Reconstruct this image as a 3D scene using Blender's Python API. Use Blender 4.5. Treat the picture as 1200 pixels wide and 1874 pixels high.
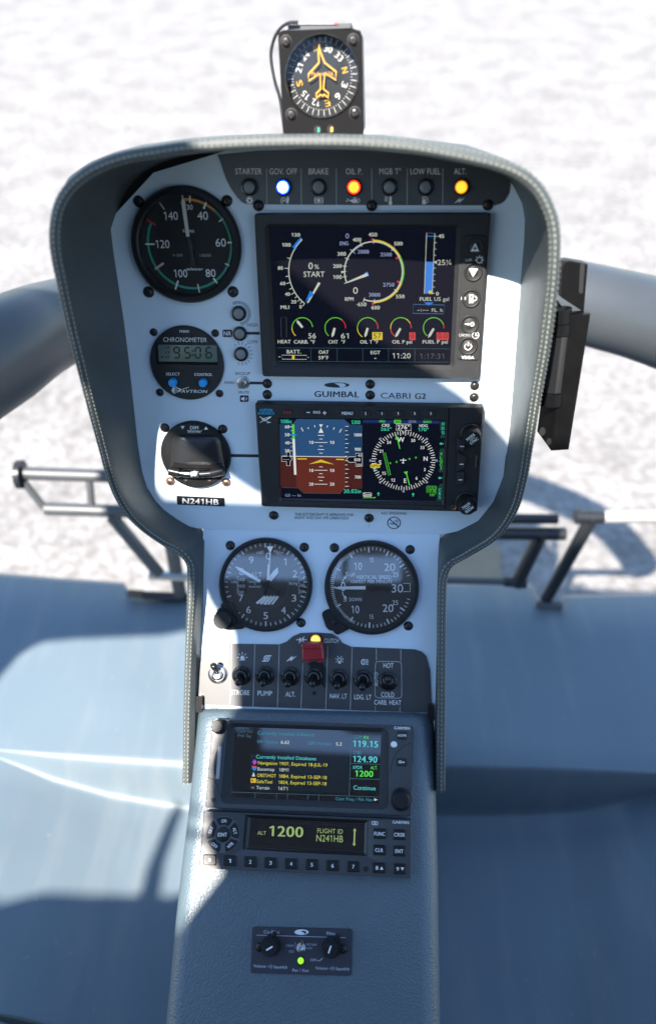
import bpy, bmesh, math, random
from mathutils import Vector, Matrix, geometry
random.seed(7)
PI = math.pi
for o in list(bpy.data.objects):
    bpy.data.objects.remove(o)
SC = bpy.context.scene
COL = SC.collection

# ------------------------------------------------------------------ camera
F, CX, CY = 1400.0, 600.0, 937.0            # focal length and centre in photo pixels (1200 x 1874)
EYE = Vector((0, 0, 1.45))
PITCH = math.radians(45)
RC = Matrix.Rotation(PITCH, 3, 'X')
cam_d = bpy.data.cameras.new('camera')
cam = bpy.data.objects.new('camera', cam_d)
COL.objects.link(cam)
cam.location = EYE
cam.rotation_euler = (PITCH, 0, 0)
cam_d.sensor_fit = 'VERTICAL'
cam_d.sensor_height = 36.0
cam_d.lens = 36.0 * F / 1874.0
cam_d.clip_start = 0.02
cam_d.clip_end = 400
cam_d.dof.use_dof = True
cam_d.dof.focus_distance = 0.63
cam_d.dof.aperture_fstop = 3.2
SC.camera = cam

# panel planes: unit normals towards the camera in camera space (x right, y up, z back)
def vp(x, y): return Vector((x / F, -y / F, -1))
def nrm(a, b):
    n = a.cross(b).normalized()
    return n if n.z > 0 else -n
N_A = nrm(vp(69, 3041), vp(-16000, -281))
N_B = nrm(Vector((-.031, -1, 0)), vp(-16000, -281))
N_C = nrm(vp(150, -4370), vp(-16000, -281))

# ------------------------------------------------------------------ light
EXPO = 2.4
nA = RC @ N_A
uA = (RC @ Vector((1, 0, 0))); uA = (uA - nA * uA.dot(nA)).normalized()
vA = nA.cross(uA)
SUN = (nA * 1.0 + vA * .68 - uA * .25).normalized()      # towards the sun
sl = bpy.data.lights.new('sun', 'SUN')
sl.energy = 2.9
sl.angle = math.radians(.53)
sl.color = (1, .915, .82)
so = bpy.data.objects.new('sun', sl); COL.objects.link(so)
so.rotation_euler = SUN.to_track_quat('Z', 'Y').to_euler()
W = bpy.data.worlds.new('World'); SC.world = W; W.use_nodes = True
nt = W.node_tree
sky = nt.nodes.new('ShaderNodeTexSky')
sky.sky_type = 'NISHITA'; sky.sun_disc = False
sky.ozone_density = 2.0; sky.air_density = 1.2; sky.dust_density = 0
sky.sun_elevation = math.asin(SUN.z)
sky.sun_rotation = math.atan2(SUN.x, SUN.y)
nt.links.new(sky.outputs[0], nt.nodes['Background'].inputs[0])
nt.nodes['Background'].inputs[1].default_value = .075
vs = SC.view_settings
vs.view_transform = 'Standard'; vs.look = 'None'; vs.gamma = 1; vs.exposure = EXPO
try: vs.use_curve_mapping = False
except Exception: pass
SC.cycles.max_bounces = 8
SC.cycles.sample_clamp_indirect = 3
EMK = 1 / 2 ** EXPO

# ------------------------------------------------------------------ materials
MATS = {}
def mat(name, col=(.5, .5, .5), rough=.5, metal=0, spec=.5, bump=None, em=None, var=None, coat=0, dirt_sheen=None, coat_=None):
    if name in MATS: return MATS[name]
    m = bpy.data.materials.new(name); m.use_nodes = True
    t = m.node_tree; b = t.nodes['Principled BSDF']
    c4 = (*col, 1)
    b.inputs['Base Color'].default_value = c4
    b.inputs['Roughness'].default_value = rough
    b.inputs['Metallic'].default_value = metal
    b.inputs['Specular IOR Level'].default_value = spec
    b.inputs['Coat Weight'].default_value = coat
    if coat_: b.inputs['Coat Weight'].default_value, b.inputs['Coat Roughness'].default_value = coat_
    tc = t.nodes.new('ShaderNodeTexCoord')
    if var:                                   # (scale, amount): slight tonal unevenness and dust
        nz = t.nodes.new('ShaderNodeTexNoise'); nz.inputs['Scale'].default_value = var[0]; nz.inputs['Detail'].default_value = 5
        t.links.new(tc.outputs['Object'], nz.inputs['Vector'])
        mx = t.nodes.new('ShaderNodeMix'); mx.data_type = 'RGBA'
        mx.inputs[6].default_value = tuple(x * (1 - var[1]) for x in col) + (1,)
        mx.inputs[7].default_value = tuple(min(1, x * (1 + var[1])) for x in col) + (1,)
        t.links.new(nz.outputs['Fac'], mx.inputs[0])
        src = mx.outputs[2]
        if dirt_sheen:                              # faint streaks painted like light reflections, and scattered specks of dried mud
            mp = t.nodes.new('ShaderNodeMapping'); mp.inputs['Scale'].default_value = (34, 5, 8); mp.inputs['Rotation'].default_value = (0, 0, .5)
            na = t.nodes.new('ShaderNodeTexNoise'); na.inputs['Scale'].default_value = 1.0; na.inputs['Detail'].default_value = 6
            t.links.new(tc.outputs['Object'], mp.inputs[0]); t.links.new(mp.outputs[0], na.inputs['Vector'])
            nb = t.nodes.new('ShaderNodeTexNoise'); nb.inputs['Scale'].default_value = 75; nb.inputs['Detail'].default_value = 3
            t.links.new(tc.outputs['Object'], nb.inputs['Vector'])
            ra = t.nodes.new('ShaderNodeMapRange'); ra.inputs[1].default_value = .52; ra.inputs[2].default_value = .8; ra.inputs[4].default_value = .22
            rb = t.nodes.new('ShaderNodeMapRange'); rb.inputs[1].default_value = .70; rb.inputs[2].default_value = .76; rb.inputs[4].default_value = .45
            t.links.new(na.outputs['Fac'], ra.inputs[0]); t.links.new(nb.outputs['Fac'], rb.inputs[0])
            ad = t.nodes.new('ShaderNodeMath'); ad.operation = 'MAXIMUM'
            t.links.new(ra.outputs[0], ad.inputs[0]); t.links.new(rb.outputs[0], ad.inputs[1])
            m2 = t.nodes.new('ShaderNodeMix'); m2.data_type = 'RGBA'; m2.inputs[7].default_value = (*dirt_sheen, 1)
            t.links.new(ad.outputs[0], m2.inputs[0]); t.links.new(src, m2.inputs[6]); src = m2.outputs[2]
        t.links.new(src, b.inputs['Base Color'])
        mr = t.nodes.new('ShaderNodeMapRange')
        mr.inputs[3].default_value = max(0, rough - .08); mr.inputs[4].default_value = min(1, rough + .08)
        t.links.new(nz.outputs['Fac'], mr.inputs[0]); t.links.new(mr.outputs[0], b.inputs['Roughness'])
    if bump:                                  # (kind, scale, strength, distance)
        if bump[0] == 'v':
            nz2 = t.nodes.new('ShaderNodeTexVoronoi'); nz2.inputs['Scale'].default_value = bump[1]; out = nz2.outputs['Distance']
        else:
            nz2 = t.nodes.new('ShaderNodeTexNoise'); nz2.inputs['Scale'].default_value = bump[1]; nz2.inputs['Detail'].default_value = 2; out = nz2.outputs['Fac']
        t.links.new(tc.outputs['Object'], nz2.inputs['Vector'])
        bp = t.nodes.new('ShaderNodeBump'); bp.inputs['Strength'].default_value = bump[2]; bp.inputs['Distance'].default_value = bump[3]
        t.links.new(out, bp.inputs['Height']); t.links.new(bp.outputs[0], b.inputs['Normal'])
    if em:
        b.inputs['Emission Color'].default_value = (*em[0], 1)
        b.inputs['Emission Strength'].default_value = em[1] * EMK
    MATS[name] = m
    return m
def lit(name, col, k=1.0):                    # a mark on a lit screen
    return mat(name, (.01, .01, .01), .25, em=(col, k))
def glass(name, refl=.07, rough=.02, tint=(1, 1, 1)):
    if name in MATS: return MATS[name]
    m = bpy.data.materials.new(name); m.use_nodes = True
    t = m.node_tree; t.nodes.clear()
    o = t.nodes.new('ShaderNodeOutputMaterial'); mx = t.nodes.new('ShaderNodeMixShader')
    tr = t.nodes.new('ShaderNodeBsdfTransparent'); gl = t.nodes.new('ShaderNodeBsdfGlossy')
    tr.inputs[0].default_value = (*tint, 1); gl.inputs['Roughness'].default_value = rough
    fr = t.nodes.new('ShaderNodeFresnel'); fr.inputs[0].default_value = 1.5
    ml = t.nodes.new('ShaderNodeMath'); ml.operation = 'MULTIPLY'; ml.inputs[1].default_value = refl / .04; ml.use_clamp = True
    t.links.new(fr.outputs[0], ml.inputs[0]); t.links.new(ml.outputs[0], mx.inputs[0])
    t.links.new(tr.outputs[0], mx.inputs[1]); t.links.new(gl.outputs[0], mx.inputs[2]); t.links.new(mx.outputs[0], o.inputs[0])
    MATS[name] = m
    return m

M_PANEL = mat('panel_paint', (.60, .695, .77), .42, var=(60, .03), bump=('n', 900, .06, .0004))
M_PLAC = mat('placard_black', (.018, .019, .022), .44, spec=1, coat_=(.6, .40), var=(90, .15), bump=('n', 1400, .08, .0003))
M_BLK = mat('black_plastic', (.010, .0105, .0115), .4, spec=.35, var=(120, .2), bump=('n', 1300, .1, .0003))
M_BLKG = mat('black_gloss', (.012, .012, .013), .22)
M_BEZ = mat('bezel_dark', (.018, .0185, .02), .5, spec=.4, var=(140, .2), bump=('n', 1500, .15, .0003))
M_RUB = mat('key_rubber', (.018, .0185, .02), .6, spec=.4)
M_GREY = mat('unit_grey', (.032, .034, .037), .46, spec=.7, var=(120, .15), bump=('n', 1600, .12, .0003))
M_DIAL = mat('dial_black', (.009, .0095, .0105), .6, spec=.3)
M_WHT = mat('mark_white', (.78, .78, .76), .5)
M_DIM = mat('mark_grey', (.42, .43, .43), .5)
M_INK = mat('ink_dark', (.018, .022, .035), .5)
M_YEL = mat('mark_yellow', (.75, .42, .03), .5)
M_ORG = mat('mark_orange', (.62, .25, .03), .5)
M_GRN = mat('mark_green', (.01, .30, .18), .5)
M_RED = mat('mark_red', (.45, .02, .02), .5)
M_STEEL = mat('steel', (.55, .54, .52), .28, metal=1)
M_SCREW = mat('screw_black', (.05, .045, .043), .3, metal=.7)
M_COPPER = mat('screw_copper', (.45, .25, .16), .35, metal=.9)
M_CON = mat('console_paint', (.072, .108, .128), .45, spec=1, var=(30, .08), bump=('v', 620, .45, .0007))
M_LEA = mat('leather', (.050, .061, .062), .47, var=(40, .12), bump=('v', 520, .12, .0006))
M_LEAIN = mat('leather_inner', (.034, .04, .045), .5, var=(40, .12), bump=('v', 520, .1, .0005))
M_THR = mat('thread', (.26, .27, .23), .8)
M_FLOOR = mat('floor_paint', (.118, .160, .190), .46, var=(7, .14), bump=('n', 60, .05, .002), dirt_sheen=(.30, .30, .28))
M_TUBE = mat('tube_grey', (.085, .09, .095), .45, metal=.3, var=(30, .15))
M_TUBEB = mat('tube_black', (.018, .02, .023), .35, var=(30, .15))
M_BEAM = mat('frame_blue_grey', (.050, .058, .066), .42, var=(12, .15))
M_REDP = mat('guard_red', (.30, .012, .02), .35)
G_DIAL = glass('dial_glass', .05)
G_ALT = glass('altimeter_glass', .16)
G_DOME = glass('vial_glass', .10, .05)

# ------------------------------------------------------------------ planes and mappings
def ray(px, py): return RC @ Vector(((px - CX) / F, -(py - CY) / F, -1))
class Plane:
    def __init__(s, n_cam=None, px=0, py=0, depth=0, n=None, p=None):
        s.n = (RC @ n_cam).normalized() if n_cam is not None else n.normalized()
        s.p = EYE + ray(px, py) * depth if p is None else p
        s.c = s.n.dot(s.p - EYE)
    def __call__(s, px, py, h=0):
        r = ray(px, py)
        return EYE + r * ((s.c + h) / s.n.dot(r))
    def crop(s, ox=0, oy=0, k=1): return Map(s, ox, oy, k)
class Map:
    def __init__(s, pl, ox, oy, k): s.pl, s.ox, s.oy, s.k, s.n = pl, ox, oy, k, pl.n
    def __call__(s, x, y, h=0): return s.pl(s.ox + x / s.k, s.oy + y / s.k, h)
    def frame(s, x, y, h=0, rot=0):
        P = s(x, y, h); U = s(x + 2, y, h) - P; sc = U.length / 2; U.normalize()
        V = s.n.cross(U)
        return Frm(P, U, V, s.n, sc).rot(rot)
class Frm:                                    # local metric frame, y down, units = source pixels
    def __init__(s, P, U, V, n, sc): s.P, s.U, s.V, s.n, s.s = P, U, V, n, sc
    def rot(s, deg):                          # clockwise
        if not deg: return s
        a = math.radians(-deg)
        return Frm(s.P, s.U * math.cos(a) + s.V * math.sin(a), s.V * math.cos(a) - s.U * math.sin(a), s.n, s.s)
    def __call__(s, x, y, h=0): return s.P + s.U * (x * s.s) - s.V * (y * s.s) + s.n * h
    def frame(s, x, y, h=0, rot=0): return Frm(s(x, y, h), s.U, s.V, s.n, s.s).rot(rot)
    def matrix(s, scale=1):
        m = Matrix.Identity(4)
        for i in range(3):
            m[i][0], m[i][1], m[i][2], m[i][3] = s.U[i] * scale, s.V[i] * scale, s.n[i] * scale, s.P[i]
        return m
DEP = .667
A = Plane(N_A, 600, 937, DEP)
dB = (A(590, 968) - EYE).dot(RC @ Vector((0, 0, -1)))
B = Plane(N_B, 590, 968, dB)
dC = (B(575, 1298) - EYE).dot(RC @ Vector((0, 0, -1))) - .010
C = Plane(N_C, 575, 1300, dC)
mA, mB, mC = A.crop(), B.crop(), C.crop()
UNIT = Frm(Vector((0, 0, 0)), Vector((1, 0, 0)), Vector((0, 1, 0)), Vector((0, 0, 1)), 1)

# ------------------------------------------------------------------ glyphs of the built-in font
CHARS = sorted(set('ABCDEFGHIJKLMNOPQRSTUVWXYZabcdefghijklmnopqrstuvwxyz0123456789.,:;-+/%°¼()!|'))
GLY = {}
def load_glyphs():
    obs = []
    for ch in CHARS + ['']:
        for body in ((ch, ch + 'I') if ch else ('I',)):
            cu = bpy.data.curves.new('glyph', 'FONT'); cu.body = body; cu.size = 1; cu.resolution_u = 3
            ob = bpy.data.objects.new('glyph', cu); COL.objects.link(ob); obs.append((ch, body, ob))
    dg = bpy.context.evaluated_depsgraph_get(); raw = {}
    for ch, body, ob in obs:
        me = ob.evaluated_get(dg).to_mesh()
        raw[(ch, body)] = ([v.co.copy() for v in me.vertices], [tuple(p.vertices) for p in me.polygons])
        ob.evaluated_get(dg).to_mesh_clear()
    i_max = max(v.x for v in raw[('', 'I')][0])
    for ch in CHARS:
        GLY[ch] = (*raw[(ch, ch)], max(v.x for v in raw[(ch, ch + 'I')][0]) - i_max)
    for _, _, ob in obs:
        cu = ob.data; bpy.data.objects.remove(ob); bpy.data.curves.remove(cu)
load_glyphs()
CAPH = max(v.y for v in GLY['H'][0])
_w = .085
GLY['1'] = ([Vector((.24, 0, 0)), Vector((.24 + _w, 0, 0)), Vector((.24 + _w, CAPH, 0)), Vector((.255, CAPH, 0)), Vector((.09, CAPH * .86, 0)), Vector((.09, CAPH * .74, 0)), Vector((.24, CAPH * .83, 0))], [(0, 1, 2, 3, 6), (3, 4, 5, 6)], GLY['0'][2])

# ------------------------------------------------------------------ mesh builder
class MB:
    def __init__(s): s.v, s.f, s.m, s.mats = [], [], [], []
    def mi(s, m):
        if m not in s.mats: s.mats.append(m)
        return s.mats.index(m)
    def add(s, p): s.v.append(p); return len(s.v) - 1
    def face(s, ids, m): s.f.append(ids); s.m.append(s.mi(m))
    def poly(s, m, pts, h, mt): s.face([s.add(m(x, y, h)) for x, y in pts], mt)
    def quad(s, m, x0, y0, x1, y1, h, mt): s.poly(m, [(x0, y0), (x1, y0), (x1, y1), (x0, y1)], h, mt)
    def seg(s, m, x0, y0, x1, y1, w, h, mt, w1=None):
        dx, dy = x1 - x0, y1 - y0; l = math.hypot(dx, dy) or 1; nx, ny = -dy / l / 2, dx / l / 2
        w1 = w if w1 is None else w1
        s.poly(m, [(x0 + nx * w, y0 + ny * w), (x1 + nx * w1, y1 + ny * w1), (x1 - nx * w1, y1 - ny * w1), (x0 - nx * w, y0 - ny * w)], h, mt)
    def path(s, m, pts, w, h, mt, closed=False):
        n = len(pts); e = n if closed else n - 1
        L = []
        for i in range(n):
            a = pts[i - 1] if (i or closed) else pts[i]; b = pts[(i + 1) % n] if (i < n - 1 or closed) else pts[i]
            dx, dy = b[0] - a[0], b[1] - a[1]; l = math.hypot(dx, dy) or 1
            nx, ny = -dy / l * w / 2, dx / l * w / 2
            L.append((s.add(m(pts[i][0] + nx, pts[i][1] + ny, h)), s.add(m(pts[i][0] - nx, pts[i][1] - ny, h))))
        for i in range(e):
            j = (i + 1) % n
            s.face([L[i][0], L[j][0], L[j][1], L[i][1]], mt)
    def band(s, m, cx, cy, r0, r1, a0, a1, h, mt, n=None, ry=1.0):
        n = n or max(3, int(abs(a1 - a0) / 6))
        L = []
        for i in range(n + 1):
            a = math.radians(a0 + (a1 - a0) * i / n)
            L.append([s.add(m(cx + r * math.sin(a), cy - r * ry * math.cos(a), h)) for r in (r0, r1)])
        for i in range(n): s.face([L[i][0], L[i + 1][0], L[i + 1][1], L[i][1]], mt)
    def tick(s, m, cx, cy, a, r0, r1, w, h, mt, ry=1.0):
        a = math.radians(a)
        s.seg(m, cx + r0 * math.sin(a), cy - r0 * ry * math.cos(a), cx + r1 * math.sin(a), cy - r1 * ry * math.cos(a), w, h, mt)
    def disc(s, m, cx, cy, r, h, mt, n=24, ry=1.0):
        s.poly(m, [(cx + r * math.sin(2 * PI * i / n), cy - r * ry * math.cos(2 * PI * i / n)) for i in range(n)], h, mt)
    def lathe(s, fr, prof, mt, n=40):         # prof [(r, h[, material])]
        rings = []
        for p in prof:
            r, h = p[0], p[1]
            rings.append([s.add(fr(0, 0, h))] if r == 0 else [s.add(fr(r * math.sin(2 * PI * i / n), -r * math.cos(2 * PI * i / n), h)) for i in range(n)])
        for k in range(len(rings) - 1):
            a, b = rings[k], rings[k + 1]; mm = prof[k + 1][2] if len(prof[k + 1]) > 2 else mt
            for i in range(n):
                j = (i + 1) % n
                if len(a) == 1 and len(b) == 1: continue
                if len(b) == 1: s.face([a[i], a[j], b[0]], mm)
                elif len(a) == 1: s.face([a[0], b[j], b[i]], mm)
                else: s.face([a[i], a[j], b[j], b[i]], mm)
    def loft(s, m, rings, mt, cap=True, capmat=None):     # rings [(pts, h[, material])], equal counts
        R = [[s.add(m(x, y, r[1])) for x, y in r[0]] for r in rings]
        n = len(R[0])
        for k in range(len(R) - 1):
            mm = rings[k + 1][2] if len(rings[k + 1]) > 2 else mt
            for i in range(n):
                j = (i + 1) % n
                s.face([R[k][i], R[k][j], R[k + 1][j], R[k + 1][i]], mm)
        if cap: s.face(R[-1], capmat or mt)
    def prism(s, m, pts, h0, h1, mt, ch=0, top=None):    # straight walls along the plane normal
        R1 = [m(x, y, h1) for x, y in pts]
        base = [p + m.n * (h0 - h1) for p in R1]
        n = len(pts); a = [s.add(p) for p in base]
        if ch:
            c = sum(R1, Vector()) / n
            size = max((p - c).length for p in R1); k = ch / size
            mid = [p - m.n * ch * .8 for p in R1]
            tp = [p + (c - p) * k for p in R1]
            b = [s.add(p) for p in mid]; d = [s.add(p) for p in tp]
            for i in range(n):
                j = (i + 1) % n
                s.face([a[i], a[j], b[j], b[i]], mt); s.face([b[i], b[j], d[j], d[i]], mt)
            s.face(d, top or mt)
        else:
            b = [s.add(p) for p in R1]
            for i in range(n):
                j = (i + 1) % n
                s.face([a[i], a[j], b[j], b[i]], mt)
            s.face(b, top or mt)
    def text(s, m, st, x, y, hgt, h, mt, w=None, rot=0, align='c', bold=0, slope=0, shear=0):
        pen = 0; V = []; Fc = []
        for ch in st:
            if ch == ' ' or ch not in GLY: pen += .32; continue
            vs_, fs_, adv = GLY[ch]; b0 = len(V)
            V += [(v.x + pen, v.y) for v in vs_]; Fc += [[i + b0 for i in f] for f in fs_]
            pen += adv + (.03 if bold else 0)
        if not V: return
        x0 = min(v[0] for v in V); x1 = max(v[0] for v in V)
        ky = hgt / CAPH; kx = (w / (x1 - x0)) if w else ky * .95
        ox = {'c': (x0 + x1) / 2, 'l': x0, 'r': x1}[align]
        a = math.radians(rot) + math.atan(slope); ca, sa = math.cos(a), math.sin(a)
        for q_, dx in enumerate((0, -.022, .022) if bold else (0,)):
            ids = []
            for vx, vy in V:
                lx, ly = (vx - ox + dx) * kx, -(vy - CAPH / 2) * ky
                lx -= ly * shear
                ids.append(s.add(m(x + lx * ca - ly * sa, y + lx * sa + ly * ca, h + q_ * .00003)))
            for f in Fc: s.face([ids[i] for i in f], mt)
    def tube(s, pts, r, mt, n=14, caps=True):
        rs = r if isinstance(r, (list, tuple)) else [r] * len(pts)
        t0 = (pts[1] - pts[0]).normalized(); up = Vector((0, 0, 1)) if abs(t0.z) < .9 else Vector((0, 1, 0))
        x = t0.cross(up).normalized(); R = []
        for i, p in enumerate(pts):
            t = (pts[min(i + 1, len(pts) - 1)] - pts[max(i - 1, 0)]).normalized()
            x = (x - t * x.dot(t)).normalized(); y = t.cross(x)
            R.append([s.add(p + (x * math.cos(2 * PI * k / n) + y * math.sin(2 * PI * k / n)) * rs[i]) for k in range(n)])
        for i in range(len(R) - 1):
            for k in range(n):
                j = (k + 1) % n; s.face([R[i][k], R[i][j], R[i + 1][j], R[i + 1][k]], mt)
        if caps: s.face(R[0][::-1], mt); s.face(R[-1], mt)
    def mesh(s, name, org, ang=35):
        me = bpy.data.meshes.new(name)
        me.from_pydata([tuple(v - org) for v in s.v], [], s.f)
        for m in s.mats: me.materials.append(m)
        me.polygons.foreach_set('material_index', s.m)
        me.validate()
        bm = bmesh.new(); bm.from_mesh(me); bmesh.ops.recalc_face_normals(bm, faces=bm.faces); bm.to_mesh(me); bm.free()
        me.shade_smooth()
        me.set_sharp_from_angle(angle=math.radians(ang))
        return me
    def build(s, name, parent=None, ang=35, org=None):
        if parent is not None:
            q = parent; loc = Vector()
            while q is not None: loc += q.location; q = q.parent
            org = loc
        elif org is None:
            org = sum(s.v, Vector()) / len(s.v)
        ob = bpy.data.objects.new(name, s.mesh(name, org, ang)); COL.objects.link(ob)
        if parent is not None: ob.parent = parent
        else: ob.location = org
        return ob
def tag(o, label, cat, group=None, kind=None):
    if label: o['label'] = label
    if cat: o['category'] = cat
    if group: o['group'] = group
    if kind: o['kind'] = kind
    return o
def thing(name, label, cat, loc, group=None):
    o = bpy.data.objects.new(name, None); COL.objects.link(o)
    o.empty_display_size = .02
    o.location = loc
    return tag(o, label, cat, group)
def put(name, me, parent, M):                 # an instance of a shared mesh at world matrix M
    o = bpy.data.objects.new(name, me); COL.objects.link(o)
    if parent is not None:
        o.parent = parent; w = Matrix.Identity(4); k = parent
        while k is not None: w = k.matrix_basis @ w; k = k.parent
        o.matrix_basis = w.inverted() @ M
    else: o.matrix_basis = M
    return o
def rrect(c, r, n=5):                         # rounded quad from corners tl, tr, br, bl
    out = []
    for i in range(4):
        p = Vector(c[i]); a = Vector(c[i - 1]); b = Vector(c[(i + 1) % 4])
        da, db = (a - p).normalized(), (b - p).normalized()
        p0, p1 = p + da * r, p + db * r
        for k in range(n + 1):
            t = k / n
            out.append(tuple(p0 * (1 - t) ** 2 + p * 2 * t * (1 - t) + p1 * t * t))
    return out
def box4(x0, y0, x1, y1): return [(x0, y0), (x1, y0), (x1, y1), (x0, y1)]
def catmull(P, k=6, closed=False):
    out = []; n = len(P)
    for i in range(n - 1):
        p0, p1, p2, p3 = P[max(i - 1, 0)], P[i], P[i + 1], P[min(i + 2, n - 1)]
        for j in range(k):
            t = j / k
            out.append(tuple(.5 * (2 * b + (c - a) * t + (2 * a - 5 * b + 4 * c - d) * t * t + (3 * b - a - 3 * c + d) * t ** 3) for a, b, c, d in zip(p0, p1, p2, p3)))
    out.append(tuple(P[-1]))
    return out
def circ3(a, b, c):
    ax, ay = a; bx, by = b; cx, cy = c
    d = 2 * (ax * (by - cy) + bx * (cy - ay) + cx * (ay - by))
    ux = ((ax * ax + ay * ay) * (by - cy) + (bx * bx + by * by) * (cy - ay) + (cx * cx + cy * cy) * (ay - by)) / d
    uy = ((ax * ax + ay * ay) * (cx - bx) + (bx * bx + by * by) * (ax - cx) + (cx * cx + cy * cy) * (bx - ax)) / d
    return ux, uy, math.hypot(ax - ux, ay - uy)
EPS = .00015

# shared screw mesh (unit radius, z towards the viewer)
def screw_mesh(name, m, mdark):
    b = MB()
    b.lathe(UNIT, [(1.0, 0), (1.0, .25), (.86, .5), (.55, .66), (0, .7)], m, 20)
    for k in (0, 90):
        f = UNIT.rot(k + 18)
        b.quad(f, -.6, -.13, .6, .13, .712, mdark)
        b.quad(f, -.6, -.13, .6, .13, .5, mdark)
    b.lathe(UNIT, [(1.22, .01), (1.22, .06), (1.0, .1)], mdark, 20)
    return b.mesh(name, Vector(), 40)
M_SLOT = mat('slot_dark', (.006, .006, .006), .6)
SCR_K = screw_mesh('screw', M_SCREW, M_SLOT)
SCR_C = screw_mesh('screw_copper_head', M_COPPER, M_SLOT)
SCR_S = screw_mesh('screw_steel', M_STEEL, M_SLOT)
def screw(m, x, y, r, parent, me=None, h=0):
    f = m.frame(x, y, h, random.uniform(-40, 40))
    return put('screw', me or SCR_K, parent, f.matrix(r * f.s))
# ------------------------------------------------------------------ the setting
Z_FLOOR = .50
def structure(ob): ob['kind'] = 'structure'; return ob
gm = bpy.data.materials.new('gravel'); gm.use_nodes = True
t = gm.node_tree; b = t.nodes['Principled BSDF']; b.inputs['Roughness'].default_value = .9
tc = t.nodes.new('ShaderNodeTexCoord')
n1 = t.nodes.new('ShaderNodeTexNoise'); n1.inputs['Scale'].default_value = 5.0; n1.inputs['Detail'].default_value = 6
n2 = t.nodes.new('ShaderNodeTexVoronoi'); n2.inputs['Scale'].default_value = 55
n3 = t.nodes.new('ShaderNodeTexNoise'); n3.inputs['Scale'].default_value = 34; n3.inputs['Detail'].default_value = 6
for q in (n1, n2, n3): t.links.new(tc.outputs['Object'], q.inputs['Vector'])
r1 = t.nodes.new('ShaderNodeValToRGB'); r1.color_ramp.elements[0].position = .32; r1.color_ramp.elements[1].position = .62
r1.color_ramp.elements[0].color = (.225, .218, .208, 1); r1.color_ramp.elements[1].color = (.312, .304, .292, 1)
r2 = t.nodes.new('ShaderNodeValToRGB'); r2.color_ramp.elements[0].position = .3; r2.color_ramp.elements[1].position = .7
r2.color_ramp.elements[0].color = (.52, .50, .49, 1); r2.color_ramp.elements[1].color = (1, 1, 1, 1)
m1 = t.nodes.new('ShaderNodeMix'); m1.data_type = 'RGBA'; m1.blend_type = 'MULTIPLY'; m1.inputs[0].default_value = 1
t.links.new(n1.outputs['Fac'], r1.inputs[0]); t.links.new(n3.outputs['Fac'], r2.inputs[0])
t.links.new(r1.outputs[0], m1.inputs[6]); t.links.new(r2.outputs[0], m1.inputs[7]); t.links.new(m1.outputs[2], b.inputs['Base Color'])
bp = t.nodes.new('ShaderNodeBump'); bp.inputs['Strength'].default_value = .5; bp.inputs['Distance'].default_value = .01
t.links.new(n2.outputs['Distance'], bp.inputs['Height']); t.links.new(bp.outputs[0], b.inputs['Normal'])
g = MB(); g.quad(UNIT, -150, -150, 150, 150, 0, gm)
structure(g.build('ground', org=Vector()))
GR = Plane(n=Vector((0, 0, 1)), p=Vector((0, 0, .004)))
g = MB(); g.face([g.add(GR(*p)) for p in ((760, 985), (916, 1000), (918, 1075), (760, 1080))], mat('tan_paint', (.26, .20, .13), .8, var=(20, .2)))
structure(g.build('pavement_patch'))

# cabin floor: a raised front plateau, a curved riser and the lower near floor
FL = Plane(n=Vector((0, 0, 1)), p=Vector((0, 0, Z_FLOOR)))
def floor_half(xs, front, top, low, drop, name):
    g = MB(); rows = []
    for px in xs:
        fy, ty, ly, dz = front(px), top(px), low(px), drop(px)
        P = []
        P.append(FL(px, fy, -.05) + Vector((0, .004, 0))); P.append(FL(px, fy, -.006)); P.append(FL(px, fy + 3, 0))
        for k in (.25, .5, .75, .88): P.append(FL(px, fy + (ty - fy) * k, 0))
        T = FL(px, ty, 0); L = FL(px, ly, -dz)
        d = L - T
        for k, e in ((-.22, 0), (-.08, .008), (.06, .04), (.2, .14), (.35, .31), (.5, .5), (.65, .69), (.8, .86), (.94, .96), (1.08, .992), (1.22, 1)):
            P.append(T + Vector((d.x * k, d.y * k, d.z * e)))
        for y in (45, 120, 260, 420): P.append(FL(px, ly + y, -dz))
        e = FL(px, ly + 420, -dz); P.append(Vector((e.x, -.25, e.z))); P.append(Vector((e.x, -.9, e.z)))
        rows.append([g.add(p) for p in P])
    for a, c in zip(rows, rows[1:]):
        for i in range(len(a) - 1): g.face([a[i], c[i], c[i + 1], a[i + 1]], M_FLOOR)
    return g
def lin(P):
    def f(x):
        if x <= P[0][0]: return P[0][1]
        for (x0, y0), (x1, y1) in zip(P, P[1:]):
            if x <= x1: return y0 + (y1 - y0) * (x - x0) / (x1 - x0)
        return P[-1][1]
    return f
xsL = [-500, -380, -260, -160, -80, -20, 0, 30, 60, 100, 150, 200, 226, 232, 240, 270, 300, 340, 400, 470, 560, 600]
xsR = [600, 660, 740, 820, 880, 960, 972, 984, 990, 1022, 1030, 1060, 1110, 1160, 1200, 1260, 1340, 1440, 1560, 1700]
FRONT_L = lin([(-500, 1030), (0, 1052), (100, 1060), (226, 1069), (240, 1090), (600, 1100)])
FRONT_R = lin([(600, 1068), (960, 1070), (972, 1073), (984, 1096), (990, 1104), (1022, 1106), (1030, 1092), (1200, 1089), (1700, 1080)])
gl = floor_half(xsL, FRONT_L, lin([(-500, 1350), (0, 1372), (340, 1396), (600, 1402)]),
                lin([(-500, 1378), (-60, 1380), (0, 1388), (50, 1408), (100, 1430), (200, 1458), (330, 1480), (600, 1492)]),
                lin([(-60, .004), (0, .012), (100, .03), (200, .048), (330, .062), (600, .07)]), 'floor')
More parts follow.
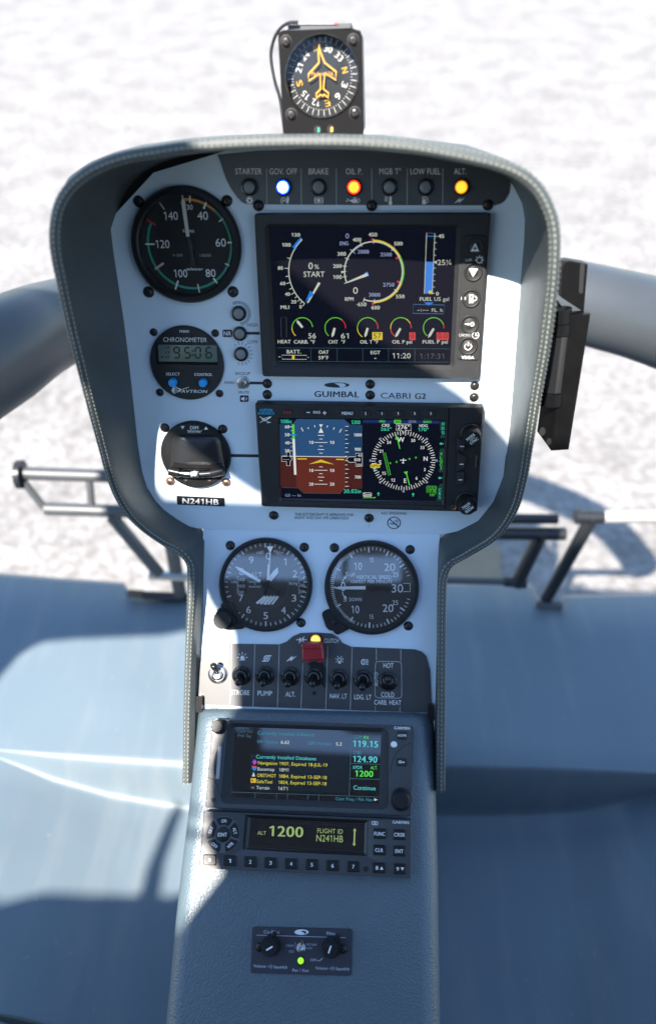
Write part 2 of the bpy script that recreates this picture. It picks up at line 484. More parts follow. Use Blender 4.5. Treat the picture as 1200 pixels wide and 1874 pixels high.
gr = floor_half(xsR, FRONT_R, lin([(600, 1399), (820, 1402), (1000, 1406), (1200, 1415), (1700, 1440)]),
                lin([(600, 1494), (820, 1493), (920, 1493), (1050, 1485), (1130, 1470), (1200, 1452), (1260, 1442), (1700, 1462)]),
                lin([(600, .125), (900, .12), (1050, .10), (1200, .052), (1280, .018), (1700, .008)]), 'floor')
o_ = len(gl.v); gl.v += gr.v; gl.f += [[i + o_ for i in f] for f in gr.f]; gl.m += [gl.mi(M_FLOOR)] * len(gr.f)
structure(gl.build('floor', org=Vector((0, .3, Z_FLOOR)), ang=60))

# ------------------------------------------------------------------ canopy frame rail
def cp(px, py, d): return EYE + ray(px, py) * d
g = MB()
rail = catmull([(-330, 900, .62), (-150, 745, .70), (0, 648, .78), (70, 607, .83), (150, 578, .88), (320, 540, .96), (600, 520, 1.02), (880, 528, .96), (1030, 548, .90), (1110, 566, .87), (1200, 590, .83), (1330, 640, .76), (1500, 750, .66)], 5)
g.tube([cp(*p) for p in rail], [.0455 if p[0] > 200 else (.052 + (.0455 - .052) * min(1, max(0, p[0] / 140))) for p in rail], M_BEAM, 28)
fr_ = tag(g.build('canopy_frame', ang=60), 'thick rounded blue grey frame rail curving behind the instrument panel', 'frame')

# ------------------------------------------------------------------ pedals
def tubepx(g, P, r, m, n=14): g.tube([cp(*p) for p in P], r, m, n)
def fl(px, py): return (px, py, (EYE.z - Z_FLOOR) / -(ray(px, py).z))
T1 = thing('rudder_pedal', 'grey tube pedal with round end cap left of the panel', 'pedal', cp(250, 1080, 1.2))
g = MB(); tubepx(g, [(40, 866, 1.1), (100, 868, 1.1), (260, 873, 1.1)], .0095, M_TUBE); g.build('pedal_bar', T1)
g = MB(); tubepx(g, [(84, 931, 1.12), (150, 933, 1.12), (260, 937, 1.12)], .0095, M_TUBE); g.build('lower_bar', T1)
g = MB(); tubepx(g, [(33, 868, 1.1), (43, 868, 1.1)], .021, M_TUBEB, 18); g.build('end_cap', T1)
g = MB(); tubepx(g, [(44, 882, 1.1), (82, 930, 1.12)], .0055, M_TUBE); g.build('bar_link', T1)
g = MB(); tubepx(g, [(163, 870, 1.1), (169, 932, 1.12)], .0055, M_TUBE); g.build('bar_link', T1)
g = MB(); tubepx(g, [(205, 945, 1.12), (292, 1050, 1.17)], .0095, M_TUBE); g.build('leg', T1)
g = MB(); tubepx(g, [(274, 1052, 1.17), (345, 1056, 1.17)], .0075, M_STEEL); g.build('pivot_tube', T1)
g = MB(); tubepx(g, [(312, 985, 1.14), (330, 1088, 1.2)], .0105, M_TUBE); g.build('leg', T1)
g = MB()
for p0, p1, mm in (((236, 1086, 1.2), (262, 1088, 1.2), mat('rust', (.10, .07, .05), .7)), ((264, 1089, 1.2), (345, 1092, 1.2), M_TUBEB)):
    tubepx(g, [p0, p1], .0085, mm, 4)
g.build('floor_bracket', T1)
T2 = thing('rudder_pedal', 'black tube pedal with twin bars right beside the panel edge', 'pedal', cp(940, 1068, 1.2))
g = MB(); tubepx(g, [(860, 948, 1.12), (1019, 950, 1.12)], .0075, M_TUBEB); g.build('pedal_bar', T2)
g = MB(); tubepx(g, [(860, 975, 1.13), (1033, 977, 1.13)], .010, M_TUBEB); g.build('lower_bar', T2)
g = MB(); tubepx(g, [(986, 985, 1.13), (944, 1070, 1.18)], .0105, M_TUBEB); g.build('leg', T2)
g = MB(); tubepx(g, [(800, 1061, 1.18), (922, 1064, 1.18)], .0062, M_TUBE); tubepx(g, [(922, 1064, 1.18), (962, 1068, 1.18)], .0082, M_TUBEB); g.build('pivot_tube', T2)
T3 = thing('rudder_pedal', 'tube pedal with a bright sunlit bar at the right edge of the floor', 'pedal', cp(1000, 1105, 1.2))
g = MB(); tubepx(g, [(1056, 946, 1.1), (1103, 946, 1.1)], .0095, M_TUBEB); tubepx(g, [(1103, 946, 1.1), (1330, 944, 1.08)], .0093, mat('tube_sunlit', (.42, .42, .40), .4, metal=.3, var=(40, .2)))  # sunlight on the outer bar is put into a paler tube colour
g.build('pedal_bar', T3)
g = MB(); tubepx(g, [(1052, 945, 1.1), (1059, 945, 1.1)], .0112, M_TUBEB, 18); tubepx(g, [(1076, 947, 1.1), (1083, 947, 1.1)], .0112, M_TUBEB, 18); g.build('bar_clamp', T3)
g = MB(); tubepx(g, [(1078, 955, 1.1), (998, 1098, 1.2)], [.0098, .0092], M_TUBEB); g.build('leg', T3)
g = MB(); tubepx(g, [(984, 1107, 1.195), (1026, 1109, 1.195)], .0075, M_TUBE, 6); g.build('floor_bracket', T3)

HOOD_PTS = [   # rim centre px, base px (or None = foot of the wall), height, outer px for the back edge, plane
    ((342, 1432), (360, 1432), .008, 'B'), ((344, 1300), (364, 1300), .009, 'B'), ((347, 1180), (369, 1180), .015, 'B'), ((350, 1100), (372, 1100), .022, 'B'),
    ((350, 1055), (373, 1050), .022, 'B'), ((348, 1031), (374, 1018), .023, 'B'), ((332, 1010), (376, 988), .026, 'B'), ((303, 993), (364, 970), .030, 'A'), ((267, 968), (330, 953), .035, 'A'),
    ((238, 940), (297, 932), .042, 'A'), ((217, 907), (274, 904), .048, 'A'), ((202, 868), (262, 868), .055, 'A'), ((189, 820), (254, 820), .062, 'A'), ((168, 741), (245, 740), .076, 'A'),
    ((149, 667), (236, 660), .090, 'A'), ((131, 595), (227, 590), .098, 'A'), ((115, 521), (216, 520), .106, 'A'), ((105, 473), (208, 468), .110, 'A'), ((101, 438), (202, 420), .112, 'A'),
    ((103, 405), None, .113, 'A'), ((111, 373), None, .113, 'A'), ((128, 345), None, .113, 'A'), ((155, 320), None, .113, 'A'), ((192, 300), None, .113, 'A'), ((236, 286), None, .113, 'A'),
    ((284, 278), None, .113, 'A'), ((347, 269), None, .113, 'A'), ((413, 264), None, .113, 'A'), ((480, 261), None, .113, 'A'), ((535, 260), None, .113, 'A'), ((600, 260), None, .113, 'A'), ((670, 262), None, .113, 'A'),
    ((760, 270), None, .113, 'A'), ((850, 286), None, .113, 'A'), ((915, 302), None, .113, 'A'), ((957, 321), None, .113, 'A'), ((985, 347), None, .112, 'A'),
    ((1004, 383), (955, 372), .111, 'A'), ((1013, 420), (960, 402), .110, 'A'), ((1014, 468), (958, 448), .108, 'A'), ((1009, 535), (952, 520), .103, 'A'), ((996, 636), (944, 630), .092, 'A'),
    ((980, 728), (937, 722), .077, 'A'), ((966, 815), (929, 810), .062, 'A'), ((955, 880), (919, 875), .052, 'A'), ((938, 934), (899, 922), .043, 'A'), ((905, 980), (870, 955), .035, 'A'), ((855, 1012), (832, 971), .030, 'A'),
    ((824, 1030), (802, 988), .026, 'B'), ((812, 1052), (801, 1018), .023, 'B'), ((809, 1090), (800, 1065), .022, 'B'), ((808, 1200), (799, 1200), .022, 'B'), ((807, 1330), (795, 1330), .022, 'B'), ((806, 1448), (790, 1448), .022, 'B')]
OUT_TOP = lin([(101, 470), (110, 345), (135, 318), (170, 294), (214, 276), (260, 263), (347, 251), (413, 246), (480, 243), (600, 242), (700, 245), (780, 254), (850, 263), (920, 288), (969, 316), (1014, 385)])
rim3, base3, hs = [], [], []
for (rp, bpx, hh, pl) in HOOD_PTS:
    P_ = A if pl == 'A' else B
    R_ = P_(rp[0], rp[1], hh)
    base3.append(P_(bpx[0], bpx[1], .0013 if pl == 'A' else 0) - P_.n * (.008 if pl == 'A' else .003) if bpx else R_ - P_.n * (hh + .008))
    rim3.append(R_); hs.append(hh)
rimS = [Vector(p) for p in catmull([tuple(p) for p in rim3], 6)]
baseS = []
for a_, b_ in zip(base3, base3[1:]): baseS += [a_.lerp(b_, k / 6) for k in range(6)]
baseS.append(base3[-1].copy())
hS_ = [p[0] for p in catmull([(h,) for h in hs], 6)]
pxS = catmull([p[0] for p in HOOD_PTS], 6)
# ------------------------------------------------------------------ instrument panel
LOC_P = A(590, 950)
M_SLOT_ = mat('backing_black', (.012, .012, .013), .7)
PANEL = thing('instrument_panel', 'pale grey helicopter instrument panel narrowing to a lower column', 'instrument panel', LOC_P)
outA = catmull([(377, 967), (350, 963), (317, 948), (287, 923), (267, 893), (258, 860), (253, 820), (243, 730), (233, 640), (222, 560), (212, 500), (203, 440), (200, 405)], 3)
outR = catmull([(962, 405), (958, 440), (952, 515), (944, 627), (937, 720), (929, 814), (924, 836), (918, 881), (903, 918), (877, 952), (836, 971), (802, 977)], 3)
kt = [i for i, p in enumerate(HOOD_PTS) if p[1] is None]
foot = [base3[i] - A.n * (A.n.dot(base3[i] - EYE) - A.c) for i in kt]
cA = A(590, 620)
pl3 = [mA(x, y) for x, y in outA] + [mA(282, 316)] + [p + (cA - p) * .004 for i, p in zip(kt, foot) if HOOD_PTS[i][0][0] > 330] + [mA(957, 378)] + [mA(x, y) for x, y in outR]
def prism3(g, P, n, h0, h1, mt):
    a = [g.add(p + n * h0) for p in P]; b = [g.add(p + n * h1) for p in P]
    for i in range(len(P)):
        j = (i + 1) % len(P); g.face([a[i], a[j], b[j], b[i]], mt)
    g.face(b, mt); g.face(a[::-1], mt)
g = MB(); prism3(g, pl3, A.n, -.003, .0012, M_PANEL)
g.build('upper_plate', PANEL)
kb = [i for i, p in enumerate(HOOD_PTS) if p[3] == 'A']
g = MB(); prism3(g, [base3[i] - A.n * (A.n.dot(base3[i] - EYE) - A.c) for i in kb[1:-1]], A.n, -.006, -.0045, M_SLOT_); g.build('backing_plate', PANEL)
g = MB(); g.prism(mB, [(372, 964), (804, 966), (795, 1306), (363, 1297)], -.02, -.0005, M_PANEL); g.build('lower_plate', PANEL)
HA = .0012
# engraved lettering printed on the upper plate
g = MB(); q = A.crop(230, 520, 4.444); h = HA + EPS
for cx, cy, a0, a1, r0, r1, st, w in ((922, 236, -28, 172, 74, 98, 7.4, 4.5), (940, 566, -32, 205, 72, 96, 21, 4)):
    f = q.frame(cx, cy, h); a = a0
    while a <= a1: g.tick(f, 0, 0, a, r0, r1, w, 0, M_INK); a += st
g.text(q, 'HIGH', 1030, 332, 28, h, M_INK, 84); g.text(q, 'LOW', 1035, 468, 28, h, M_INK, 80)
g.poly(q, [(985, 388), (1090, 388), (1090, 412), (985, 410)], h, M_INK)
g.prism(q, rrect(box4(788, 370, 866, 431), 14), HA, h, M_INK); g.text(q, 'NR', 827, 401, 34, h + EPS, M_WHT, 58, bold=1)
g.text(q, 'BACKUP', 952, 727, 22, h, M_INK, 116); g.text(q, 'MAIN', 843, 801, 22, h, M_INK, 76); g.text(q, 'MUTE', 962, 880, 22, h, M_INK, 84)
g.prism(q, rrect(box4(929, 905, 1000, 958), 12), HA, h, M_INK)
g.poly(q, [(940, 924), (950, 924), (966, 914), (966, 950), (950, 941), (940, 941)], h + EPS, M_WHT)
for rr_ in (12, 19): g.band(q, 966, 932, rr_, rr_ + 3, 50, 130, h + EPS, M_WHT)
g.seg(q, 1000, 803, 1150, 806, 22, h, M_INK); g.seg(q, 857, 1394, 1085, 1397, 24, h, M_INK); g.seg(q, 1030, 1397, 1085, 1398, 12, h + EPS, M_SLOT)
q = A.crop(450, 680, 2.553)
f = q.frame(424, 63, h)
g.disc(f, 0, 0, 59, 0, M_INK, 32, .21); g.poly(f, [(-12, -9), (28, -9), (44, 0), (34, 9), (16, 11), (10, 2), (-2, -4)], EPS, M_PANEL)
g.text(q, 'GUIMBAL', 424, 106, 27, h, M_INK, 208, bold=1, slope=.012); g.text(q, 'CABRI', 698, 113, 26, h, M_INK, 138, slope=.01); g.text(q, 'G2', 814, 115, 26, h, M_INK, 50, bold=1)
g.text(q, 'THIS ROTORCRAFT IS APPROVED FOR', 365, 668, 12.5, h, M_INK, 274, slope=.012); g.text(q, 'NIGHT AND DAY VFR OPERATION', 353, 684, 12.5, h, M_INK, 250, slope=.012)
g.text(q, 'NO SMOKING', 691, 662, 12.5, h, M_INK, 117, slope=.01)
f = q.frame(691, 707, h); g.band(f, 0, 0, 27.5, 32, 0, 360, 0, M_INK, 32); g.seg(f, -21, -20, 21, 20, 4.5, EPS, M_INK)
g.seg(f, -20, 4, 14, 6, 5, 0, M_INK); g.band(f, 8, -4, 6, 8.5, -90, 120, 0, M_INK); g.band(f, 13, -8, 6, 8.5, -90, 90, 0, M_INK)
for x0, y0, x1, y1 in ((578, 36, 577, 152), (576, 645, 575, 730), (671, 380 - 680 * 0, 671, 380)):
    if y0 != y1: g.seg(q, x0, y0, x1, y1, 2, h, M_DIM)
g.build('panel_lettering', PANEL)
for x, y in ((489, 702), (489, 722), (677, 703), (677, 723), (501, 943), (675, 948)): screw(mA, x, y, 7.2, PANEL, h=HA)
for x, y in ((868, 706), (867, 727)): screw(mA, x, y, 7.2, PANEL, SCR_S if 0 else SCR_K, h=HA)
# warning strip placard under the hood
g = MB(); WS = [(398, 283), (402, 292), (413, 324), (422, 344), (434, 361), (443, 370), (452, 374), (680, 375.5), (905, 376), (915, 373), (923, 367), (931, 352), (933, 336), (924, 322), (880, 302), (800, 287), (680, 275), (560, 273), (470, 276)]
g.prism(mA, WS, HA, HA + .0008, M_PLAC)
hW = HA + .0008 + EPS; q = A.crop(400, 270, 2.2222)
for x in (195, 335, 478, 622, 766, 911): g.seg(q, x, 85, x + (600 - x) * .004, 233, 2.4, hW, M_DIM)
for s_, x, w in (('STARTER', 122, 108), ('GOV. OFF', 263, 112), ('BRAKE', 406, 80), ('OIL P.', 550, 66), ('MGB T°', 697, 88), ('LOW FUEL', 840, 122), ('ALT.', 981, 50)):
    g.text(q, s_, x, 97, 24, hW, M_WHT, w)
f = q.frame(126, 215, hW)                      # gear
g.band(f, 0, 0, 5, 10, 0, 360, 0, M_WHT, 16)
for k in range(8): g.tick(f, 0, 0, k * 45, 9, 15, 5, EPS, M_WHT)
f = q.frame(268, 215, hW); g.band(f, -4, 1, 9, 12, -160, 120, 0, M_WHT); g.disc(f, -4, 1, 4, 0, M_WHT, 10)
g.poly(f, [(4, 2), (9, -4), (10, -13), (17, -14), (19, -4), (16, 10), (10, 13)], EPS, M_WHT)
f = q.frame(407, 215, hW); g.disc(f, 0, 0, 7, 0, M_WHT, 16); g.band(f, 0, 0, 10, 12, 0, 360, 0, M_WHT); g.band(f, 0, 0, 15.5, 18.5, 45, 135, 0, M_WHT); g.band(f, 0, 0, 15.5, 18.5, 225, 315, 0, M_WHT)
f = q.frame(548, 215, hW); g.poly(f, [(-16, 0), (-4, -4), (16, -5), (18, 9), (-2, 10)], 0, M_WHT); g.seg(f, -26, -6, -10, 4, 3, 0, M_WHT); g.band(f, 18, 1, 6, 8.5, 0, 180, 0, M_WHT); g.seg(f, -2, -8, 12, -9, 3, 0, M_WHT); g.disc(f, -27, 3, 3.2, 0, M_WHT, 10); g.seg(f, 5, -12, 5, -4, 3, EPS, M_WHT)
f = q.frame(692, 215, hW); g.seg(f, 6, -15, 6, 8, 9, 0, M_WHT); g.disc(f, 6, 10, 8, EPS, M_WHT, 14)
for k in range(3): g.seg(f, -18, -12 + 7 * k, -4, -12 + 7 * k, 3, 0, M_WHT)
f = q.frame(838, 215, hW); g.quad(f, -11, -14, 4, 15, 0, M_WHT); g.quad(f, -8, -11, 1, -4, EPS, M_PLAC); g.band(f, 6, 2, 6, 8.5, 20, 200, 0, M_WHT); g.seg(f, 8, -13, 13, -4, 2.5, 0, M_WHT)
f = q.frame(978, 215, hW); g.poly(f, [(-22, 12), (4, -12), (2, -2), (22, -11), (-3, 12), (0, 2)], 0, M_WHT)
pl_ = g.build('warning_placard', PANEL)
for x, y in ((473, 376), (680, 376), (892, 375)): screw(mA, x, y, 8.2, PANEL, h=HA + .0008)
# switch placard on the lower plate
g = MB(); q = B.crop(320, 1140, 2.3077)
SW = [(98, 346), (104, 200), (112, 150), (136, 122), (200, 96), (240, 88), (440, 91), (470, 80), (498, 56), (530, 43), (595, 41), (662, 45), (690, 62), (706, 84), (745, 101), (1012, 112), (1040, 121), (1060, 140), (1076, 200), (1085, 380)]
g.prism(q, SW, -.0005, .0006, M_PLAC); hS = .0006 + EPS
for x, y0 in ((240, 90), (338, 90), (441, 92), (540, 170), (645, 98), (748, 102), (850, 108), (953, 112)):
    y1 = 346 + (x - 98) * .034
    if x == 850: g.seg(q, x, y0, x, 160, 2.4, hS, M_DIM); g.seg(q, x - 4, 352, x - 5, y1, 2.4, hS, M_DIM)
    elif x == 953: g.seg(q, x, y0, x, 163, 2.4, hS, M_DIM); g.seg(q, x - 3, 354, x - 4, y1, 2.4, hS, M_DIM)
    else: g.seg(q, x, y0, x - 8, y1, 2.4, hS, M_DIM)
for s_, x, y, w in (('STROBE', 276, 294, 78), ('PUMP', 380, 297, 60), ('ALT.', 488, 301, 42), ('NAV. LT', 690, 309, 72), ('LDG. LT', 793, 313, 72), ('HOT', 901, 180, 42), ('COLD', 898, 303, 55), ('CARB. HEAT', 898, 336, 114)):
    g.text(q, s_, x, y, 20, hS, M_WHT, w, slope=.02)
g.text(q, 'AUTO', 849, 238, 15, hS, M_WHT, 58, rot=-90)
g.path(q, rrect([(846, 162), (956, 164), (957, 318), (844, 316)], 16), 2.6, hS, M_DIM, True)
g.text(q, 'CLUTCH', 660, 75, 17, hS, M_WHT, 62, slope=.02)
f = q.frame(535, 71, hS); g.quad(f, -22, -2, -9, 2, 0, M_WHT); g.quad(f, 9, -2, 22, 2, 0, M_WHT); g.quad(f, -9, -8, -3, 9, 0, M_WHT); g.quad(f, 3, -8, 9, 9, 0, M_WHT); g.seg(f, -12, 14, 12, -14, 3, EPS, M_WHT)
f = q.frame(285, 146, hS); g.poly(f, [(-9, 8), (-8, -2), (-4, -7), (4, -7), (8, -2), (9, 8)], 0, M_WHT); g.quad(f, -12, 9, 12, 12, 0, M_WHT)
for a in (-90, -45, 0, 45, 90): g.tick(f, 0, 0, a, 13, 22, 3, 0, M_WHT)
f = q.frame(388, 150, hS); g.band(f, 0, 0, 9, 13, 0, 360, 0, M_WHT, 20); g.seg(f, -6, 0, 6, 0, 3.5, 0, M_WHT); g.seg(f, 0, -6, 0, 6, 3.5, EPS, M_WHT); g.quad(f, 4, -13, 20, -9, 0, M_WHT); g.quad(f, -20, 9, -4, 13, 0, M_WHT)
f = q.frame(491, 151, hS); g.poly(f, [(-22, 13), (5, -13), (3, -3), (24, -12), (-4, 12), (-1, 3)], 0, M_WHT)
f = q.frame(695, 157, hS); g.band(f, 0, -1, 6, 9, 0, 360, 0, M_WHT); g.quad(f, -5, 8, 5, 14, EPS, M_WHT)
for a in (-120, -75, -30, 30, 75, 120): g.tick(f, 0, -1, a, 12, 18, 3, 0, M_WHT)
f = q.frame(800, 165, hS); g.band(f, -2, 0, 9, 12.5, 180, 360, 0, M_WHT); g.quad(f, -3, -12.5, 0, 12.5, 0, M_WHT)
for k in range(4): g.seg(f, 4, -9 + 6 * k, 16, -9 + 6 * k, 2.6, 0, M_WHT)
g.build('switch_placard', PANEL)
# small dark fixing tabs between the lower plate and the console
for x, y in ((364, 1288), (789, 1304)):
    g = MB(); g.prism(mB, rrect([(x - 6, y - 14), (x + 6, y - 14), (x + 6, y + 16), (x - 6, y + 16)], 4), -.01, .006, M_BLKG); g.build('fixing_tab', PANEL)

# ------------------------------------------------------------------ glare shield (leather hood)
HOOD = thing('glare_shield', 'dark grey leather glare shield with pale double stitching around the panel', 'glare shield', A(590, 300))
g = MB(); gi = MB(); ST = MB(); rows = []; rr = .0034
frames = []
nS = len(rimS)
for i in range(nS):
    T_ = (rimS[min(i + 1, nS - 1)] - rimS[max(i - 1, 0)]).normalized()
    u = (rimS[i] - baseS[i]).normalized(); u = (u - T_ * u.dot(T_)).normalized()
    o = T_.cross(u)                            # path runs clockwise from lower left: this points outwards or inwards
    if i == nS // 2 and o.z < 0: pass
    frames.append((T_, u, o))
sgn = 1 if frames[nS // 2][2].z > 0 else -1
for i in range(nS):
    T_, u, o = frames[i]; o = o * sgn; frames[i] = (T_, u, o)
    R_ = rimS[i]; wb = (R_ - baseS[i])
    top = max(0, min(1, (o.z - .25) / .4))     # 1 along the top edge of the hood
    r = rr
    prof = [baseS[i], baseS[i] + wb * .33 - o * .001, baseS[i] + wb * .7 - o * r * .6, R_ - u * r * 1.6 - o * r * 1.02]
    for a in (180, 160, 135, 112): prof.append(R_ + o * r * math.cos(math.radians(a)) + u * r * math.sin(math.radians(a)))
    prof.append(R_ + u * r * .86)              # seam groove
    for a in (68, 45, 20, 0): prof.append(R_ + o * r * math.cos(math.radians(a)) + u * r * math.sin(math.radians(a)))
    back = R_ + o * (r + .002) - u * (hS_[i] * .92 + .006)
    if top > 0:
        px_ = pxS[i][0]
        bt = A(px_ + (px_ - 560) * .01, OUT_TOP(px_) + 2, .045)
        back = back.lerp(bt, top)
    prof.append((R_ + o * r * 1.0 - u * r * .8).lerp(R_ + (back - R_) * .12 + u * r * .3, top * .8))
    for k in (.3, .65, 1): prof.append((R_ + o * r).lerp(back, k))
    rows.append(prof)
L = [[g.add(p) for p in pr] for pr in rows]
for a, c in zip(L, L[1:]):
    for k in range(len(a) - 1): g.face([a[k], c[k], c[k + 1], a[k + 1]], M_LEA)
for e in (L[0], L[-1]): g.face(e, M_LEA)
g.build('leather_cover', HOOD, ang=70)
# stitches along the rim
def stitch_row(ang, rad, step, ln, w):
    acc = 0
    for i in range(nS - 1):
        p0, p1 = rimS[i], rimS[i + 1]; d = (p1 - p0).length
        T_, u, o = frames[i]
        while acc < d:
            c = p0.lerp(p1, acc / d); a = math.radians(ang)
            q0 = c + o * rad * math.cos(a) + u * rad * math.sin(a) if not isinstance(ang, tuple) else c
            nn = (o * math.cos(a) + u * math.sin(a)); s_ = T_.cross(nn)
            ids = []
            for tt, ww, hh in ((-1, .55, -.0002), (-.55, 1, .0004), (.55, 1, .0004), (1, .55, -.0002)):
                for sg in (-1, 1): ids.append(ST.add(q0 + T_ * tt * ln / 2 + s_ * sg * ww * w / 2 + nn * hh))
            for k in (0, 2, 4): ST.face([ids[k], ids[k + 1], ids[k + 3], ids[k + 2]], M_THR)
            acc += step
        acc -= d
stitch_row(148, rr * 1.03, .0036, .0026, .00085)
stitch_row(98, rr * .98, .0036, .0025, .0008)
stitch_row(40, rr * 1.02, .0036, .0025, .0008)
ST.build('stitching', HOOD)

# ------------------------------------------------------------------ centre console
CON = thing('center_console', 'blue grey textured center console between the footwells', 'console', C(560, 1700, -.2))
ysec = [1299, 1303, 1310, 1330, 1400, 1500, 1600, 1700, 1800, 1900, 2050, 2200]
EL = lin([(1299, 362), (1310, 356), (1330, 354), (1440, 344), (1500, 337), (1650, 318), (1874, 297), (2200, 262)])
ER = lin([(1299, 790), (1310, 795), (1330, 796), (1450, 799), (1600, 803), (1874, 807), (2200, 812)])
g = MB(); S = []
for i, y in enumerate(ysec):
    dr = {0: -.012, 1: -.004, 2: -.001}.get(i, 0)
    def yy(x): return y + (x - 575) * .023
    l, r = EL(y), ER(y); row = []
    Pl, Pr = C(l, yy(l), dr), C(r, yy(r), dr)
    U_ = (Pr - Pl).normalized(); n_ = C.n; R0 = .016
    row.append(Pl - n_ * .42 - U_ * .05); row.append(Pl - n_ * .10 - U_ * .004)
    for a in range(0, 91, 15):
        row.append(Pl + U_ * (R0 - R0 * math.cos(math.radians(a))) + n_ * (R0 * math.sin(math.radians(a)) - R0))
    for k in (.2, .4, .6, .8): row.append((Pl + U_ * R0).lerp(Pr - U_ * R0, k))
    for a in range(90, -1, -15):
        row.append(Pr - U_ * (R0 - R0 * math.cos(math.radians(a))) + n_ * (R0 * math.sin(math.radians(a)) - R0))
    row.append(Pr - n_ * .10 + U_ * .002); row.append(Pr - n_ * .42 + U_ * .02)
    S.append([g.add(p) for p in row])
for a, c in zip(S, S[1:]):
    for k in range(len(a) - 1): g.face([a[k], c[k], c[k + 1], a[k + 1]], M_CON)
g.face(S[0], M_CON); g.face(S[-1], M_CON)
g.build('console_body', CON, ang=50)

# ------------------------------------------------------------------ unseen roof, added and cut to cast the shade and lit patches
Z_R = 1.86
def roofpt(P): k = (Z_R - P.z) / SUN.z; q = P + SUN * k; return (q.x, q.y)
front = [roofpt(p) for p in (A(175, 268, .113), A(330, 285, .113), A(455, 462), A(570, 552), A(690, 648), A(783, 702), A(842, 741), A(892, 787), A(926, 824), A(968, 862, .05))]
front = [(-1.12, -.145), (-.76, -.135), (-.70, .10), (-.66, .155), (-.42, .165)] + front + [(-.05, -.115), (.1, -.13), (.42, -.12)]
outer = front + [(.42, -1.2), (-1.12, -1.2)]
hole_small = [roofpt(p) for p in (A(286, 780), A(330, 806), A(380, 842), A(420, 872), A(462, 900), A(520, 928), A(470, 934), A(300, 927), A(286, 900))]
hole_left = [roofpt(p) for p in (B(349, 1035), B(385, 1110), B(425, 1158), B(434, 1290), C(392, 1400), C(388, 1540), C(408, 1602), C(338, 1690), C(318, 1720))]
hole_left += [roofpt(p) for p in (FL(308, 1654, -.06), FL(278, 1654, -.05), FL(292, 1590, -.055), FL(328, 1492, -.06), FL(325, 1470, -.06), FL(306, 1500, -.06), FL(268, 1590, -.055), FL(250, 1654, -.05), FL(170, 1650, -.045), FL(100, 1648, -.03), FL(60, 1650, -.02), FL(-10, 1668, -.01), FL(-60, 1645), FL(-100, 1420), FL(-50, 1300), FL(0, 1240), FL(35, 1200), FL(75, 1176), FL(140, 1170))]
hole_left += [roofpt(FL(300, 1163))]
ROOF = MB()
M_ROOF = mat('roof_grey', (.16, .17, .18), .6)
def add_slab(g, outer, holes, z0, z1, mt, walls=True):
    loops = [[Vector((x, y)) for x, y in L] for L in [outer] + holes]
    vv = [p for L in loops for p in L]; ee = []; k0 = 0
    for L in loops: ee += [(k0 + i, k0 + (i + 1) % len(L)) for i in range(len(L))]; k0 += len(L)
    flat, _, tris = geometry.delaunay_2d_cdt(vv, ee, [], 0, 1e-7)[:3]
    def inside(p, L):
        c = False
        for i in range(len(L)):
            a, b = L[i], L[i - 1]
            if (a[1] > p.y) != (b[1] > p.y) and p.x < (b[0] - a[0]) * (p.y - a[1]) / (b[1] - a[1]) + a[0]: c = not c
        return c
    cen = lambda t: (flat[t[0]] + flat[t[1]] + flat[t[2]]) / 3
    tris = [t for t in tris if inside(cen(t), outer) and not any(inside(cen(t), L) for L in holes)]
    for z in (z0, z1):
        ids = [g.add(Vector((p.x, p.y, z))) for p in flat]
        for tr in tris: g.face([ids[i] for i in tr], mt)
    for L in (loops if walls else loops[:1]):
        a = [g.add(Vector((p.x, p.y, z0))) for p in L]; b_ = [g.add(Vector((p.x, p.y, z1))) for p in L]
        for i in range(len(L)):
            j = (i + 1) % len(L); g.face([a[i], a[j], b_[j], b_[i]], mt)
ROOFHOLES = [hole_small, hole_left]
def skyref(px, py):                           # where the dial glass sees the roof opening
    P = B(px, py); d = (P - EYE).normalized(); d = d - B.n * (2 * d.dot(B.n)); k = (Z_R - P.z) / d.z
    return P + d * k, d
SK = [skyref(*p) for p in ((380, 975), (790, 975), (790, 1072), (380, 1062))]
REFL_HOLE = [(p.x, p.y) for p, d in SK]  # opening added so the altimeter glass reflects the sky
DZ = .32
CW = [(p + SUN * (DZ / SUN.z)) for p, d in SK]
cx0, cx1 = min(p.x for p in CW) - .03, max(p.x for p in CW) + .03; cy0, cy1 = min(p.y for p in CW) - .012, max(p.y for p in CW) + .02
SUN_BLOCK = MB(); add_slab_later = [(cx0, cy0), (cx1, cy0), (cx1, cy1), (cx0, cy1)]
SLOT = [(-.332, -.128), (-.16, -.128), (-.12, -.15), (-.035, -.152), (-.035, -.207), (-.332, -.19)]  # slot added so the navigator screen reflects the sky
add_slab(ROOF, outer, ROOFHOLES + [REFL_HOLE, SLOT], Z_R, Z_R + .012, M_ROOF)
shf = lambda L, dz: [(x + SUN.x * dz / SUN.z, y + SUN.y * dz / SUN.z) for x, y in L]
add_slab(SUN_BLOCK, add_slab_later, [shf(hole_left, DZ), shf(hole_small, DZ)], Z_R + DZ, Z_R + DZ + .01, M_ROOF, False)
c2 = box4(-.546, -.648, -.225, -.527)
add_slab(SUN_BLOCK, c2, [shf(hole_left, .6), shf(hole_small, .6)], Z_R + .6, Z_R + .61, M_ROOF, False)
for x, y in c2[1:3]: SUN_BLOCK.tube([Vector((x + .02, y, Z_R)), Vector((x - .005, y, Z_R + .605))], .008, M_ROOF, 8)
for x, y in add_slab_later[:3]: SUN_BLOCK.tube([Vector((x, y, Z_R)), Vector((x, y, Z_R + DZ + .01))], .012, M_ROOF, 8)
structure(SUN_BLOCK.build('sun_blocker', org=Vector((0, cy0, Z_R))))  # unseen slabs added above the roof openings to stop the sun
structure(ROOF.build('shade_roof', org=Vector((0, -.5, Z_R))))
